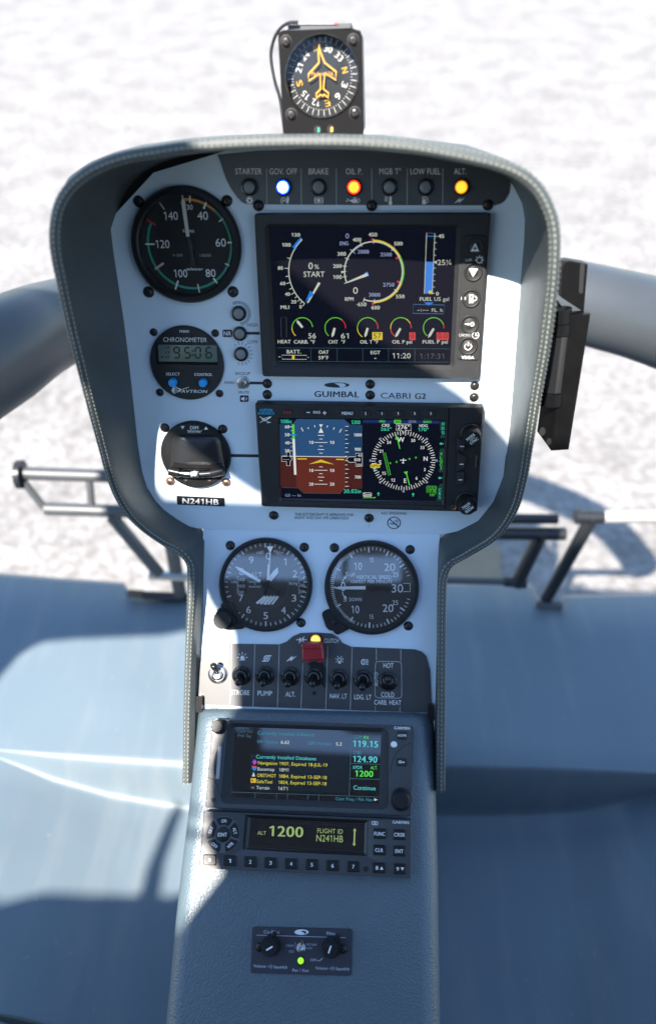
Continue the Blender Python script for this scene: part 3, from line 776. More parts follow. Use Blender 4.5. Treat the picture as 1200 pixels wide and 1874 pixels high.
# ------------------------------------------------------------------ shared lamp and toggle shapes
def lamp_meshes():
    g = MB(); g.lathe(UNIT, [(1.0, 0), (1.0, .35), (.93, .5), (.80, .52), (.74, .34), (.74, .2)], M_BLKG, 28)
    return g.mesh('bezel', Vector(), 40)
LAMP_BEZ = lamp_meshes()
def lens_mesh(name, outer, inner):
    g = MB(); g.lathe(UNIT, [(.74, .2), (.73, .42, outer), (.62, .5, outer), (.40, .53, inner), (0, .55, inner)], outer, 24)
    return g.mesh(name, Vector(), 40)
M_LOFF = mat('lens_off', (.20, .21, .22), .3, var=(900, .5)); M_LOFF2 = mat('lens_off_edge', (.11, .115, .12), .25)
LENS_OFF = lens_mesh('lens', M_LOFF2, M_LOFF)
LENS_BLUE = lens_mesh('lens', lit('led_blue', (0, .03, 1), 22), lit('led_blue_core', (.75, .88, 1), 9))
LENS_RED = lens_mesh('lens', lit('led_red', (1, .012, .006), 10), lit('led_red_core', (1, .42, .03), 2.2))
LENS_AMB = lens_mesh('lens', lit('led_amber', (1, .30, .0), 1.3), lit('led_amber_core', (1, .58, .04), 1.5))
LENS_AMBW = lens_mesh('lens', lit('led_amber2', (1, .42, .01), 1.5), lit('led_amber2_core', (1, .72, .15), 1.7))
LENS_GRN = lens_mesh('lens', lit('led_green', (.25, .85, .02), 1.0), lit('led_green_core', (.40, 1, .05), 1.1))
def lamp(m, x, y, r, h, label, lens, group='panel lamps', cat='lamp', name='indicator_lamp'):
    f = m.frame(x, y, h)
    T = bpy.data.objects.new(name, None); COL.objects.link(T); T.matrix_basis = f.matrix(); T.empty_display_size = .01
    tag(T, label, cat, group)
    Mx = f.matrix(r * f.s)
    put('bezel', LAMP_BEZ, T, Mx); put('lens', lens, T, Mx)
    return T
for px, s_, ln in ((125, 'black unlit warning lamp under the word STARTER', LENS_OFF), (263, 'bright blue lit warning lamp under the words GOV. OFF', LENS_BLUE), (406, 'black unlit warning lamp under the word BRAKE', LENS_OFF),
                   (550, 'red lit warning lamp under the words OIL P.', LENS_RED), (694, 'black unlit warning lamp under the words MGB T', LENS_OFF), (840, 'black unlit warning lamp under the words LOW FUEL', LENS_OFF), (985, 'amber lit warning lamp under the word ALT.', LENS_AMB)):
    lamp(A.crop(400, 270, 2.2222), px, 161, 33, HA + .0008, s_, ln, 'warning lamps in the strip under the hood')
q = A.crop(230, 520, 4.444)
lamp(q, 922, 236, 61, HA, 'grey push lamp ringed by fine dense black ticks', LENS_OFF, 'lamps beside the engine display')
lamp(q, 930, 400, 58, HA, 'grey push lamp right beside the NR box', LENS_OFF, 'lamps beside the engine display')
lamp(q, 940, 566, 58, HA, 'grey push lamp ringed by sparse black ticks under LOW', LENS_OFF, 'lamps beside the engine display')
lamp(B.crop(320, 1140, 2.3077), 595, 70, 28, .0006, 'amber lit lamp beside the word CLUTCH above the red guard', LENS_AMBW)

def tog_meshes(m_nut, m_lev, flat):
    g = MB(); g.lathe(UNIT, [(.0087, 0), (.0087, .0009), (.0080, .0012)], m_nut, 26)
    g.lathe(UNIT, [(.0074, .001), (.0074, .0022), (.0062, .0026), (.0060, .0016), (.0049, .0016), (.0049, .005), (.0036, .0056), (.0034, .004), (0, .003)], m_nut, 26)
    nut = g.mesh('mounting_nut', Vector(), 40)
    g = MB()
    if flat: g.loft(UNIT, [(box4(-.0014, -.0014, .0014, .0014), .003), (box4(-.0018, -.001, .0018, .001), .016), (box4(-.0021, -.0009, .0021, .0009), .0175)], m_lev)
    else: g.lathe(UNIT, [(.0021, .003), (.0022, .009), (.0027, .0145), (.0030, .0165), (.0027, .0183), (.0014, .0192), (0, .0194)], m_lev, 18)
    return nut, g.mesh('lever', Vector(), 50)
TOG_K = tog_meshes(M_BLKG, M_BLKG, 0)
TOG_S = tog_meshes(M_STEEL, M_BLKG, 0)
TOG_F = tog_meshes(M_STEEL, mat('lever_steel', (.34, .32, .29), .35, metal=.8), 1)
def toggle(m, x, y, h, tip, label, kind=TOG_K, ext=.0175, scale=1, group='toggle switches on the panel'):
    f = m.frame(x, y, h)
    T = bpy.data.objects.new('toggle_switch', None); COL.objects.link(T); T.matrix_basis = f.matrix(); T.empty_display_size = .01
    tag(T, label, 'switch', group)
    put('mounting_nut', kind[0], T, f.matrix(scale))
    # lever points to the tip pixel at its own height
    P0 = f(0, 0, .003); 
    e = ext * scale; hh = e
    for _ in range(4):
        P1 = m(tip[0], tip[1], h + hh); d = P1 - P0
        lat = (d - m.n * d.dot(m.n)).length; hh = .003 + math.sqrt(max(1e-8, (e * e - lat * lat))) if lat < e else .004
    z = d.normalized(); xx = (f.U - z * f.U.dot(z)).normalized(); yy = z.cross(xx)
    M_ = Frm(f.P, xx, yy, z, 1).matrix(scale)
    put('lever', kind[1], T, M_)
    return T
q = B.crop(320, 1140, 2.3077)
for x, y, tip, lb, k in ((182, 215, (160, 184), 'toggle switch with silver ring in the sunlight, black lever flipped up', TOG_S), (283, 221, (264, 257), 'black toggle switch above the word STROBE', TOG_K), (381, 221, (369, 260), 'black toggle switch above the word PUMP', TOG_K),
                         (488, 224, (473, 264), 'black toggle switch above the word ALT.', TOG_K), (588, 226, (579, 262), 'black toggle switch under the raised red guard', TOG_K), (692, 232, (683, 271), 'black toggle switch above the words NAV. LT', TOG_K),
                         (795, 236, (790, 277), 'black toggle switch above the words LDG. LT', TOG_K), (900, 243, (901, 240), 'black toggle switch between HOT and COLD with its lever upright', TOG_K)):
    toggle(q, x, y, .0006, tip, lb, k)
toggle(A.crop(230, 520, 4.444), 957, 797, HA, (925, 848), 'small steel toggle switch between the words BACKUP and MUTE', TOG_F, .016, .62)
# red guard over the clutch switch
GD = thing('switch_guard', 'raised red plastic switch guard under the amber clutch lamp', 'switch guard', q(585, 220))
g = MB(); g.prism(q, rrect([(566, 166), (617, 166), (634, 190), (631, 278), (606, 314), (576, 313), (550, 280), (550, 190)], 7, 3), .0006, .0022, M_BLK); g.disc(q, 588, 297, 8, .0024, M_SCREW, 14); g.seg(q, 584, 294, 592, 300, 2.5, .0026, M_SLOT); g.build('guard_base', GD)
g = MB(); g.prism(q, rrect([(537, 106), (622, 100), (629, 154), (537, 158)], 4, 2), .006, .019, M_REDP, .0012)
g.prism(q, rrect([(534, 88), (618, 90), (622, 107), (534, 106)], 4, 2), .008, .023, M_REDP, .0012)
g.prism(q, rrect([(552, 155), (572, 156), (572, 168), (554, 166)], 2, 2), .002, .015, M_REDP); g.prism(q, rrect([(600, 156), (626, 154), (622, 167), (602, 168)], 2, 2), .002, .015, M_REDP)
g.build('guard_cover', GD)

# ------------------------------------------------------------------ airspeed indicator
q = A.crop(180, 260, 4.0)
f = q.frame(650, 756, HA)
T = thing('airspeed_indicator', 'large round airspeed dial marked knots with a green arc, upper left', 'airspeed dial', f.P)
g = MB(); g.lathe(f, [(398, 0), (398, .004), (385, .0062), (352, .0066), (338, .0050), (334, .0012)], M_BLK, 72); g.build('bezel', T, 30)
d = q.frame(668, 752, HA + .0014); R = 330
g = MB(); g.disc(d, -12, 0, 345, 0, M_DIAL, 64); e = EPS; RA = 302
g.band(d, 0, 0, RA - 7, RA + 9, -3, 42, e, M_ORG); g.band(d, 0, 0, RA - 7, RA + 9, 42, 298, e, M_GRN)
for a, r0, r1, w, mm in ((5.5, 282, 345, 8, M_WHT), (27, 270, 322, 13, M_WHT), (55.5, 275, 322, 8, M_WHT), (87, 278, 325, 11, M_WHT), (117, 282, 340, 8, M_WHT), (145.5, 280, 342, 12, M_WHT), (172, 275, 342, 8, M_WHT), (203, 270, 338, 11, M_WHT), (271, 255, 324, 10, M_WHT), (326, 285, 352, 10, M_DIM)):
    g.tick(d, 0, 0, a, r0, r1, w, 2 * e, mm)
g.tick(d, 0, 0, 238, 240, 318, 16, 2 * e, M_WHT)
for k in range(5): g.tick(d, 0, 0, 238, 246 + k * 15, 254 + k * 15, 16, 3 * e, M_RED)
g.tick(d, 0, 0, 300, 268, 342, 12, 2 * e, M_RED)
for s_, x, y, w in (('140', 551, 557, 100), ('40', 780, 557, 75), ('60', 897, 737, 75), ('80', 808, 947, 72), ('100', 586, 950, 98), ('120', 472, 747, 100)): g.text(d, s_, x - 668, y - 752, 54, 2 * e, M_WHT, w)
g.text(d, '30', 24, -251, 32, 2 * e, M_WHT, 42); g.text(d, 'knots', 2, -96, 24, 2 * e, M_WHT, 80); g.text(d, 'winter', 24, 166, 20, 2 * e, M_WHT, 124, bold=1)
g.text(d, 'W 130150', -93, 72, 17, 2 * e, M_DIM, 70); g.text(d, 'S 0223533', 110, 72, 17, 2 * e, M_DIM, 82)
g.build('dial_face', T)
g = MB(); n_ = d.frame(2, 0, .002)
g.poly(n_, [(-24, -348), (-18, -348), (-14, -305), (-4, -290), (8, -58), (-16, -56), (-32, -285), (-24, -305)], 0, mat('needle_white', (.62, .62, .56), .5))
g.poly(n_, [(-16, -56), (8, -58), (28, -10), (24, 60), (38, 118), (34, 142), (16, 150), (-2, 140), (2, 60), (-6, 0)], 0, M_BLKG); g.disc(n_, -12, 34, 10, .0003, M_BLK, 14); g.disc(n_, 16, 128, 9, .0003, M_BLK, 14)
g.build('needle', T)
g = MB(); g.disc(f, 0, 0, 340, .0052, G_DIAL, 64); g.build('cover_glass', T)
for x, y in ((296, 434), (942, 430), (370, 1097), (986, 1096)): screw(q, x, y, 33, T, h=HA)

# ------------------------------------------------------------------ chronometer
q = A.crop(230, 520, 4.444); f = q.frame(503, 640, HA)
T = thing('chronometer', 'round black digital chronometer reading 95:06 with two blue buttons', 'clock', f.P)
g = MB(); g.lathe(f, [(297, 0), (297, .0022), (290, .003), (0, .003)], M_BEZ, 64); g.build('case', T, 40)
g = MB(); h = HA + .003
LCDm = mat('lcd_green', (.115, .165, .135), .3); M_SEG = mat('lcd_segment', (.012, .018, .016), .5)
g.loft(q, [(rrect([(244, 482), (742, 488), (752, 660), (250, 652)], 14), h + .0001), (rrect([(262, 494), (740, 499), (748, 634), (272, 628)], 6), h + .0007, M_BLKG)], M_BLKG, capmat=LCDm)
hl = h + .0009
SEGS = {'0': 'abcdef', '5': 'afgcd', '6': 'afgedc', '9': 'abcdfg'}
def seg7(g, m, ch, x, y, w, hh, h, mt, t=9):
    P = {'a': (x - w / 2, y - hh / 2, x + w / 2, y - hh / 2), 'g': (x - w / 2, y, x + w / 2, y), 'd': (x - w / 2, y + hh / 2, x + w / 2, y + hh / 2), 'f': (x - w / 2, y - hh / 2, x - w / 2, y), 'b': (x + w / 2, y - hh / 2, x + w / 2, y), 'e': (x - w / 2, y, x - w / 2, y + hh / 2), 'c': (x + w / 2, y, x + w / 2, y + hh / 2)}
    for k in SEGS[ch]:
        x0, y0, x1, y1 = P[k]
        if y0 == y1: g.seg(m, x0 + t * .3, y0, x1 - t * .3, y1, t, h, mt)
        else: g.seg(m, x0, y0 + t * .4, x1, y1 - t * .4, t, h + .00005, mt)
for ch, x in (('9', 416), ('5', 503), ('0', 588), ('6', 676)): seg7(g, q, ch, x, 558, 42, 84, hl, M_SEG, 13)
g.disc(q, 545, 543, 8, hl, M_SEG, 10); g.disc(q, 545, 575, 8, hl, M_SEG, 10)
for s_, y in (('UT', 517), ('LT', 555), ('ET', 594)): g.text(q, s_, 344, y, 20, hl, M_SEG, 32, bold=1)
g.poly(q, [(290, 583), (290, 601), (312, 592)], hl, M_SEG)
g.build('lcd_window', T)
g = MB(); hl = h + EPS
for s_, x, y, hh, w, b_ in (('M800', 478, 384, 20, 76, 1), ('CHRONOMETER', 484, 452, 36, 354, 0), ('SELECT', 385, 731, 22, 112, 1), ('CONTROL', 632, 735, 22, 146, 1), ('D', 418, 862, 36, 66, 1), ('AVTRON', 558, 872, 24, 208, 1)): g.text(q, s_, x, y, hh, hl, M_WHT, w, bold=b_, slope=.012, shear=.25 if y > 850 else 0)
g.seg(q, 372, 862, 450, 862, 5, hl + EPS, M_WHT); g.seg(q, 440, 862, 515, 838, 4, hl + EPS, M_WHT); g.band(q, 405, 862, 24, 29, 180, 400, hl + EPS, M_WHT)
g.build('dial_lettering', T)
MBLU = mat('button_blue', (.02, .36, .85), .4)
for x, y in ((388, 796), (634, 798)):
    g = MB(); fb = q.frame(x, y, h); g.lathe(fb, [(34, 0), (33, .003), (29, .0042), (0, .0044)], MBLU, 28); g.build('button', T)
for x, y in ((229, 391), (729, 399), (279, 880), (764, 889)): screw(q, x, y, 26, T, h=HA)

# ------------------------------------------------------------------ standby instrument with slip vial
f = q.frame(575, 1384, HA)
T = thing('standby_indicator', 'round black standby instrument with blank domed face and slip vial', 'standby instrument', f.P)
g = MB(); g.lathe(f, [(281, 0), (281, .003), (272, .0042), (250, .0045), (0, .0042)], M_BLK, 64); g.build('case', T, 40)
g = MB(); h = HA + .0045
sc = rrect([(372, 1215), (775, 1222), (830, 1560), (345, 1550)], 60, 8)
c_ = (588, 1385)
def sh(k, pts=sc, c=c_): return [(c[0] + (x - c[0]) * k, c[1] + (y - c[1]) * k) for x, y in pts]
g.loft(q, [(sc, h), (sh(.97), h - .0005), (sh(.93), h + .0008), (sh(.75), h + .0028), (sh(.4), h + .004), (sh(.1), h + .0043)], mat('dome_black', (.02, .021, .023), .28)); g.build('domed_face', T, 60)
g = MB(); hl = HA + .0046 + EPS
g.text(q, 'DIM', 558, 1168, 28, hl, M_WHT, 66, bold=1); g.text(q, 'PITCH SYNC', 560, 1203, 16, hl, M_WHT, 106, bold=1)
g.poly(q, [(448, 1154), (480, 1154), (464, 1180)], hl, M_WHT); g.poly(q, [(638, 1183), (670, 1183), (654, 1157)], hl, M_WHT)
g.path(q, [(503, 1184), (504, 1193), (618, 1195), (619, 1186)], 4, hl, M_WHT)
g.disc(q, 497, 1166, 14, hl, M_SLOT, 16); g.disc(q, 612, 1168, 14, hl, M_SLOT, 16)
g.build('dial_lettering', T)
g = MB(); V = catmull([(372, 1524), (440, 1536), (570, 1546), (700, 1538), (786, 1520)], 5)
g.tube([q(x, y, .011) for x, y in V], 31 * f.s, G_DOME, 18); vial = g.build('slip_vial', T)
g = MB()
g.tube([q(x, y, .011) for x, y in V], 22 * f.s, mat('vial_fluid', (.03, .032, .034), .3), 14)
for x in (540, 590): g.tube([q(x - 5, 1546, .0125), q(x + 5, 1546, .0125)], 24 * f.s, M_DIM, 16)
g.lathe(q.frame(562, 1543, .0165), [(22, -.001), (20, .001), (12, .002), (0, .0024)], mat('ball_white', (.8, .8, .78), .2), 18)
g.build('vial_core', vial)
for P in ([(356, 1518), (440, 1536)], [(700, 1538), (796, 1516)]):
    g = MB(); g.tube([q(x, y, .0112) for x, y in P], 37 * f.s, M_BLKG, 18); g.build('vial_clamp', T)
g = MB(); g.prism(q, rrect([(385, 1462), (780, 1470), (770, 1500), (380, 1492)], 6), HA + .004, .012, M_BLKG, .001); g.build('vial_bracket', T)
for x, y in ((320, 1168), (790, 1178)): screw(q, x, y, 31, T, h=HA)
for x, y in ((366, 1604), (820, 1613)): screw(q, x, y, 31, T, SCR_C, h=HA)
for x, y in ((492, 1602), (684, 1604)): screw(q, x, y, 18, T, h=HA + .0044)

# registration placard
g = MB(); g.prism(q, [(415, 1723), (803, 1741), (804, 1808), (420, 1793)], HA, HA + .0008, M_BLK); g.text(q, 'N241HB', 609, 1768, 44, HA + .0008 + EPS, M_WHT, 290, bold=1, slope=.035)
tag(g.build('registration_placard'), 'small black placard with white letters N241HB', 'placard')

# ------------------------------------------------------------------ engine display
q = A.crop(450, 380, 2.553)
T = thing('engine_display', 'large engine display with lit black screen of gauges and rubber key column', 'display', q(590, 420, HA))
g = MB(); HV = HA + .008; hs_ = HV - .003
o_ = rrect([(38, 28), (1142, 25), (1090, 803), (76, 790)], 16); i_ = rrect([(85, 75), (1003, 80), (972, 757), (120, 752)], 34); s0 = rrect([(106, 92), (982, 97), (953, 736), (141, 724)], 10)
M_VB = mat('display_bezel', (.024, .025, .027), .48, spec=.4, var=(150, .2), bump=('n', 1500, .15, .0003))
R1 = [q(x, y, HV) for x, y in o_]; n = len(o_)
a = [g.add(p - q.n * .008) for p in R1]; b_ = [g.add(p - q.n * .0012) for p in R1]; cc = sum(R1, Vector()) / n
c1 = [g.add(p + (cc - p) * .012) for p in R1]; d1 = [g.add(q(x, y, HV)) for x, y in i_]; e1 = [g.add(q(x, y, hs_)) for x, y in s0]
for L0, L1, mm in ((a, b_, M_VB), (b_, c1, M_VB), (c1, d1, M_VB), (d1, e1, M_BEZ)):
    for i in range(n):
        j = (i + 1) % n; g.face([L0[i], L0[j], L1[j], L1[i]], mm)
g.build('bezel', T, 40)
S_W = lit('screen_white', (.70, .76, .66), .75); S_B = lit('screen_blue', (.015, .22, .80), .85); S_G = lit('screen_green', (.20, .80, .05), .62); S_Y = lit('screen_yellow', (.85, .66, .03), .75); S_R = lit('screen_red', (.80, .03, .04), .75)
S_L = lit('screen_lilac', (.36, .42, .72), .7); S_D = lit('screen_dim', (.09, .11, .13), .6); S_T = lit('screen_teal', (.04, .12, .14), .6); S_K = mat('screen_black', (.004, .004, .006), .12, spec=.5, em=((.004, .006, .018), .5))
g = MB(); g.poly(q, s0, hs_, S_K); h = hs_ + EPS; h2 = h + EPS; h3 = h2 + EPS
# torque arc
cx, cy, R = circ3((262, 150), (200, 288), (274, 448))
def ang(x, y, cx, cy): return math.degrees(math.atan2(x - cx, cy - y))
a1 = ang(262, 150, cx, cy); a0 = ang(274, 448, cx, cy) - 360 if ang(274, 448, cx, cy) > 0 else ang(274, 448, cx, cy)
g.band(q, cx, cy, R - 2, R + 2, a0, a1, h, S_W, 30)
for x, y, l in ((262, 150, 10), (205, 238, 16), (198, 284, 20), (200, 320, 16), (205, 350, 20), (215, 376, 16), (226, 397, 20), (238, 415, 14), (250, 430, 16), (261, 440, 14), (274, 448, 16)): 
    aa = ang(x, y, cx, cy); g.tick(q, cx, cy, aa, R, R + l, 3, h2, S_W)
g.band(q, cx, cy, R + 2, R + 12, ang(219, 184, cx, cy), ang(259, 147, cx, cy), h2, S_B); g.tick(q, cx, cy, ang(222, 184, cx, cy), R - 6, R + 16, 5, h3, S_B)
for s_, x, y in (('120', 233, 127), ('100', 189, 174), ('80', 161, 282), ('60', 172, 354), ('40', 194, 404), ('20', 223, 440), ('0', 255, 463), ('MLI', 182, 465)): g.text(q, s_, x, y, 16, h, S_W, len(s_) * 13 - (3 if len(s_) < 3 else 0), bold=1)
g.text(q, '0', 302, 272, 30, h, S_W, 20); g.text(q, '%', 330, 276, 20, h, S_W, 22); g.text(q, 'START', 318, 311, 25, h, S_W, 98)
g.poly(q, [(338, 348), (348, 353), (292, 444), (284, 446)], h, S_W); g.poly(q, [(300, 388), (318, 405), (277, 441)], h2, S_B)
# rotor and engine speed
cx, cy, R, ry = 595, 298, 135, 1.03
def rt(x, y): return math.degrees(math.atan2(x - cx, (cy - y) / ry))
g.band(q, cx, cy, R - 2.5, R + 2.5, -112, 200, h, S_W, 60, ry)
g.band(q, cx, cy, R + 2, R + 9, 0, 62, h2, S_Y, None, ry); g.band(q, cx, cy, R + 2, R + 9, 62, 112, h2, S_G, None, ry); g.band(q, cx, cy, R + 2, R + 9, 112, 181, h2, S_Y, None, ry)
for a in (-112, -100, -90, -80, -65, -47, -25, 0, 42, 130, 178, 199): g.tick(q, cx, cy, a, R - 9, R + 12, 3, h3, S_W, ry)
g.band(q, cx, cy, R - 6, R - 2, -47, -25, h3, S_L, None, ry); g.tick(q, cx, cy, -47, R - 18, R - 6, 3, h3, S_L, ry)
for a, r0, r1 in ((-2, R, R + 14), (61, R - 16, R - 2), (112, R - 16, R - 2), (181, R + 2, R + 16)): g.tick(q, cx, cy, a, r0, r1, 8, h3 + EPS, S_R, ry)
for s_, x, y, m_ in (('100', 427, 324, S_W), ('200', 427, 273, S_W), ('300', 447, 216, S_W), ('400', 518, 150, S_W), ('450', 592, 126, S_W), ('500', 711, 168, S_W), ('550', 720, 415, S_W), ('600', 605, 467, S_W), ('650', 542, 452, S_W), ('2000', 548, 206, S_L), ('2500', 654, 219, S_L), ('2750', 666, 360, S_L), ('3000', 600, 407, S_L), ('ENG', 458, 167, S_L), ('RPM', 482, 427, S_W)):
    g.text(q, s_, x, y, 17, h, m_, len(s_) * 13, bold=1)
g.text(q, '0', 473, 132, 22, h, S_L, 16); g.text(q, '0', 511, 387, 30, h, S_W, 22); g.disc(q, 517, 453, 1.6, h, S_W, 6)
g.poly(q, [(556, 303), (568, 300), (574, 317), (548, 328)], h, S_B); g.poly(q, [(565, 305), (571, 318), (470, 353), (474, 346)], h2, S_W); g.poly(q, [(445, 295), (445, 308), (459, 301)], h, S_W)
# fuel column
g.path(q, [(843, 118), (881, 120), (869, 404), (832, 402)], 2.6, h, S_W, True); g.poly(q, [(839, 252), (874, 254), (868, 402), (834, 400)], h2, S_B); g.seg(q, 843, 133, 878, 134, 4, h2, S_B); g.quad(q, 852, 388, 869, 402, h3, S_Y)
for k in range(10): x = 881 - 12 * (k * 30 + 14) / 284; g.seg(q, x, 134 + k * 29.6, x + 11, 134.4 + k * 29.6, 2.4, h, S_W)
g.text(q, '45', 911, 133, 17, h, S_W, 26, bold=1); g.text(q, '25¼', 926, 256, 24, h, S_W, 64); g.poly(q, [(876, 255), (890, 247), (890, 263)], h, S_W); g.text(q, '0', 893, 402, 16, h, S_W, 12, bold=1)
g.text(q, 'FUEL', 840, 427, 17, h, S_W, 56, bold=1); g.text(q, 'US gal', 913, 427, 17, h, S_W, 68); g.poly(q, [(831, 443), (876, 443), (853, 458)], h, S_B)
g.path(q, [(781, 452), (926, 455), (923, 496), (779, 494)], 3, h, lit('screen_blue_dim', (.02, .16, .42), .8), True); g.text(q, '-:--', 825, 477, 15, h2, S_W, 52); g.text(q, 'FL. h', 892, 479, 16, h2, S_W, 50)
# small gauges
g.path(q, [(163, 513), (188, 513), (190, 605), (165, 605)], 2, h, S_D, True)
for gx, segs, nx, tip, val, vx, box, lab, lx, lw in (
        (263, ((-140, -90, S_Y), (-90, 85, S_G), ), (264, 560), (236, 526), '56', 309, None, 'CARB. °F', 273, 98), (417, ((-140, 40, S_G), (40, 92, S_R)), (414, 562), (402, 606), '61', 461, None, 'CHT  °F', 424, 78),
        (568, ((-150, -95, S_Y), (-95, 50, S_G), (50, 95, S_R)), (568, 562), (555, 606), '57', 613, (589, 582, 637, 618, S_Y), 'OIL T °F', 575, 84), (723, ((-145, -60, S_R), (-95, -60, S_Y), (-60, 30, S_G), (30, 62, S_Y), (62, 92, S_R)), (721, 564), (697, 606), '0', 776, (762, 583, 791, 619, S_R), 'OIL P psi', 729, 92), (876, ((-140, 70, S_G), (70, 92, S_R)), (876, 565), (850, 608), '0.0', 918, (889, 583, 946, 619, S_R), 'FUEL P psi', 883, 116)):
    for k, (s0_, s1_, mm) in enumerate(segs): g.band(q, gx, 562, 46, 50, s0_, s1_, h + k * .00004, mm)
    L_ = math.hypot(tip[0] - nx[0], tip[1] - nx[1]); ux, uy = (tip[0] - nx[0]) / L_, (tip[1] - nx[1]) / L_
    g.poly(q, [(nx[0] - uy * 5, nx[1] + ux * 5), (nx[0] + uy * 5, nx[1] - ux * 5), (nx[0] + ux * L_ * .75 + uy * 6, nx[1] + uy * L_ * .75 - ux * 6), tip, (nx[0] + ux * L_ * .75 - uy * 6, nx[1] + uy * L_ * .75 + ux * 6)], h2, S_W)
    if box: g.quad(q, *box[:4], h2, box[4])
    g.text(q, val, vx, 599, 24, h3, (lit('screen_ink', (.02, .01, .01), .3) if box else S_W), {1: 14, 2: 36, 3: 44}[len(val)])
    g.text(q, lab, lx, 627, 16, h, S_W, lw, bold=1)
g.text(q, 'HEAT', 179, 626, 16, h, S_W, 60, bold=1); g.seg(q, 875, 565, 850, 608, 2, h2, S_W)
g.path(q, [(146, 655), (950, 660), (946, 722), (150, 718)], 2.4, h, S_T, True)
for x in (303, 425, 545, 665, 788): g.seg(q, x, 657, x + (545 - x) * .004, 720, 2.4, h, S_T)
g.text(q, 'BATT.', 224, 673, 17, h, S_W, 66, bold=1); g.path(q, [(168, 689), (283, 690), (283, 709), (169, 708)], 2, h, S_W, True); g.quad(q, 215, 690, 227, 708, h2, S_Y); g.seg(q, 152, 697, 162, 697, 2.5, h, S_W); g.text(q, '+', 292, 700, 10, h, S_W)
g.text(q, 'OAT', 363, 675, 16, h, S_W, 46, bold=1); g.text(q, '59°F', 362, 701, 16, h, S_W, 46, bold=1); g.text(q, 'EGT', 604, 677, 16, h, S_W, 44, bold=1); g.seg(q, 599, 704, 609, 704, 3, h, S_W); g.text(q, '11:20', 726, 692, 24, h, S_W, 84); g.text(q, '1:17:31', 868, 694, 24, h, S_D, 112)
g.build('screen', T)
g = MB(); pad = rrect([(1015, 128), (1122, 130), (1086, 716), (985, 710)], 18); g.prism(q, pad, HV - .001, HV + .0012, M_RUB, .0006); hp = HV + .0012
g.text(q, 'LUM.', 1040, 245, 13, hp + EPS, M_WHT, 32); g.text(q, 'MODE', 1021, 424, 14, hp + EPS, M_WHT, 34, bold=1); g.text(q, 'CHRONO', 1021, 596, 13, hp + EPS, M_DIM, 54); g.text(q, 'VEGA', 1035, 700, 14, hp + EPS, M_WHT, 58, bold=1)
fs = q.frame(1089, 245, hp + EPS); g.band(fs, 0, 0, 11, 14.5, 0, 360, 0, M_WHT, 24)
for k in range(8): g.tick(fs, 0, 0, k * 45, 15, 21, 3.5, 0, M_WHT)
fs = q.frame(1071, 596, hp + EPS); g.band(fs, 0, 0, 14, 17, 30, 330, 0, M_WHT, 24); g.seg(fs, 0, -12, 0, 2, 3.5, 0, M_WHT); g.seg(fs, 0, 1, 11, 1, 3.5, EPS, M_WHT)
KPAD = g.build('key_pad', T)
for k, (x, y) in enumerate(((1068, 185), (1060, 300), (1050, 423), (1043, 543), (1036, 645))):
    g = MB(); fk = q.frame(x, y, hp - .0002)
    if k: g.lathe(fk, [(45, 0), (43, .0012), (39, .0017), (34, .0013), (31, .0004), (26, .0003), (18, .0010), (0, .0012)], M_RUB, 32)
    else: g.lathe(fk, [(45, 0), (43, .0006), (36, .0008), (28, .0004), (18, .0010), (0, .0012)], M_RUB, 32)
    e_ = .0012 + EPS
    if k == 0: g.poly(fk, [(0, -20), (20, 18), (-20, 18)], e_, M_WHT); g.seg(fk, -9, 4, 9, 4, 5, e_ + EPS, M_INK); g.seg(fk, 0, -5, 0, 13, 5, e_ + EPS * 1.3, M_INK)
    if k == 1: g.poly(fk, [(0, 22), (21, -15), (-21, -15)], e_, M_WHT); g.seg(fk, -9, -3, 9, -3, 5, e_ + EPS, M_INK)
    if k == 2: g.quad(fk, -9, -18, 11, 21, e_, M_WHT); g.quad(fk, -4, -13, 6, -2, e_ + EPS, M_INK); g.band(fk, 14, 0, 9, 13, 10, 190, e_, M_WHT)
    if k == 3: g.text(fk, '0', 12, 0, 20, e_, M_WHT, 17, bold=1); g.seg(fk, -22, 0, -6, 0, 4, e_, M_WHT); g.poly(fk, [(-9, -7), (1, 0), (-9, 7)], e_ + EPS, M_WHT)
    if k == 4: g.band(fk, 0, 2, 13, 17.5, 40, 320, e_, M_WHT); g.seg(fk, 0, -19, 0, 0, 5, e_, M_WHT)
    g.build('key', KPAD)
# ------------------------------------------------------------------ flight display (attitude and compass screen)
q = A.crop(450, 680, 2.553)
T = thing('flight_display', 'wide flight display with blue and brown attitude screen and compass rose', 'display', q(590, 410, HA))
g = MB(); HF = HA + .010; hs_ = HF - .002
o_ = rrect([(42, 150), (1112, 166), (1078, 658), (72, 632)], 10); i_ = rrect([(144, 214), (936, 224), (924, 632), (154, 606)], 8); s0 = rrect([(157, 220), (930, 230), (914, 606), (164, 592)], 4)
R1 = [q(x, y, HF) for x, y in o_]; n = len(o_); cc = sum(R1, Vector()) / n
a = [g.add(p - q.n * .010) for p in R1]; b_ = [g.add(p - q.n * .0015) for p in R1]; c1 = [g.add(p + (cc - p) * .012) for p in R1]
d1 = [g.add(q(x, y, HF)) for x, y in i_]; e1 = [g.add(q(x, y, hs_)) for x, y in s0]
for L0, L1, mm in ((a, b_, M_BEZ), (b_, c1, M_BEZ), (c1, d1, M_BEZ), (d1, e1, M_BLKG)):
    for i in range(n):
        j = (i + 1) % n; g.face([L0[i], L0[j], L1[j], L1[i]], mm)
g.build('bezel', T, 40)
g = MB(); g.poly(q, s0, hs_, S_K); h = hs_ + EPS; h2 = h + EPS; h3 = h2 + EPS; h4 = h3 + EPS
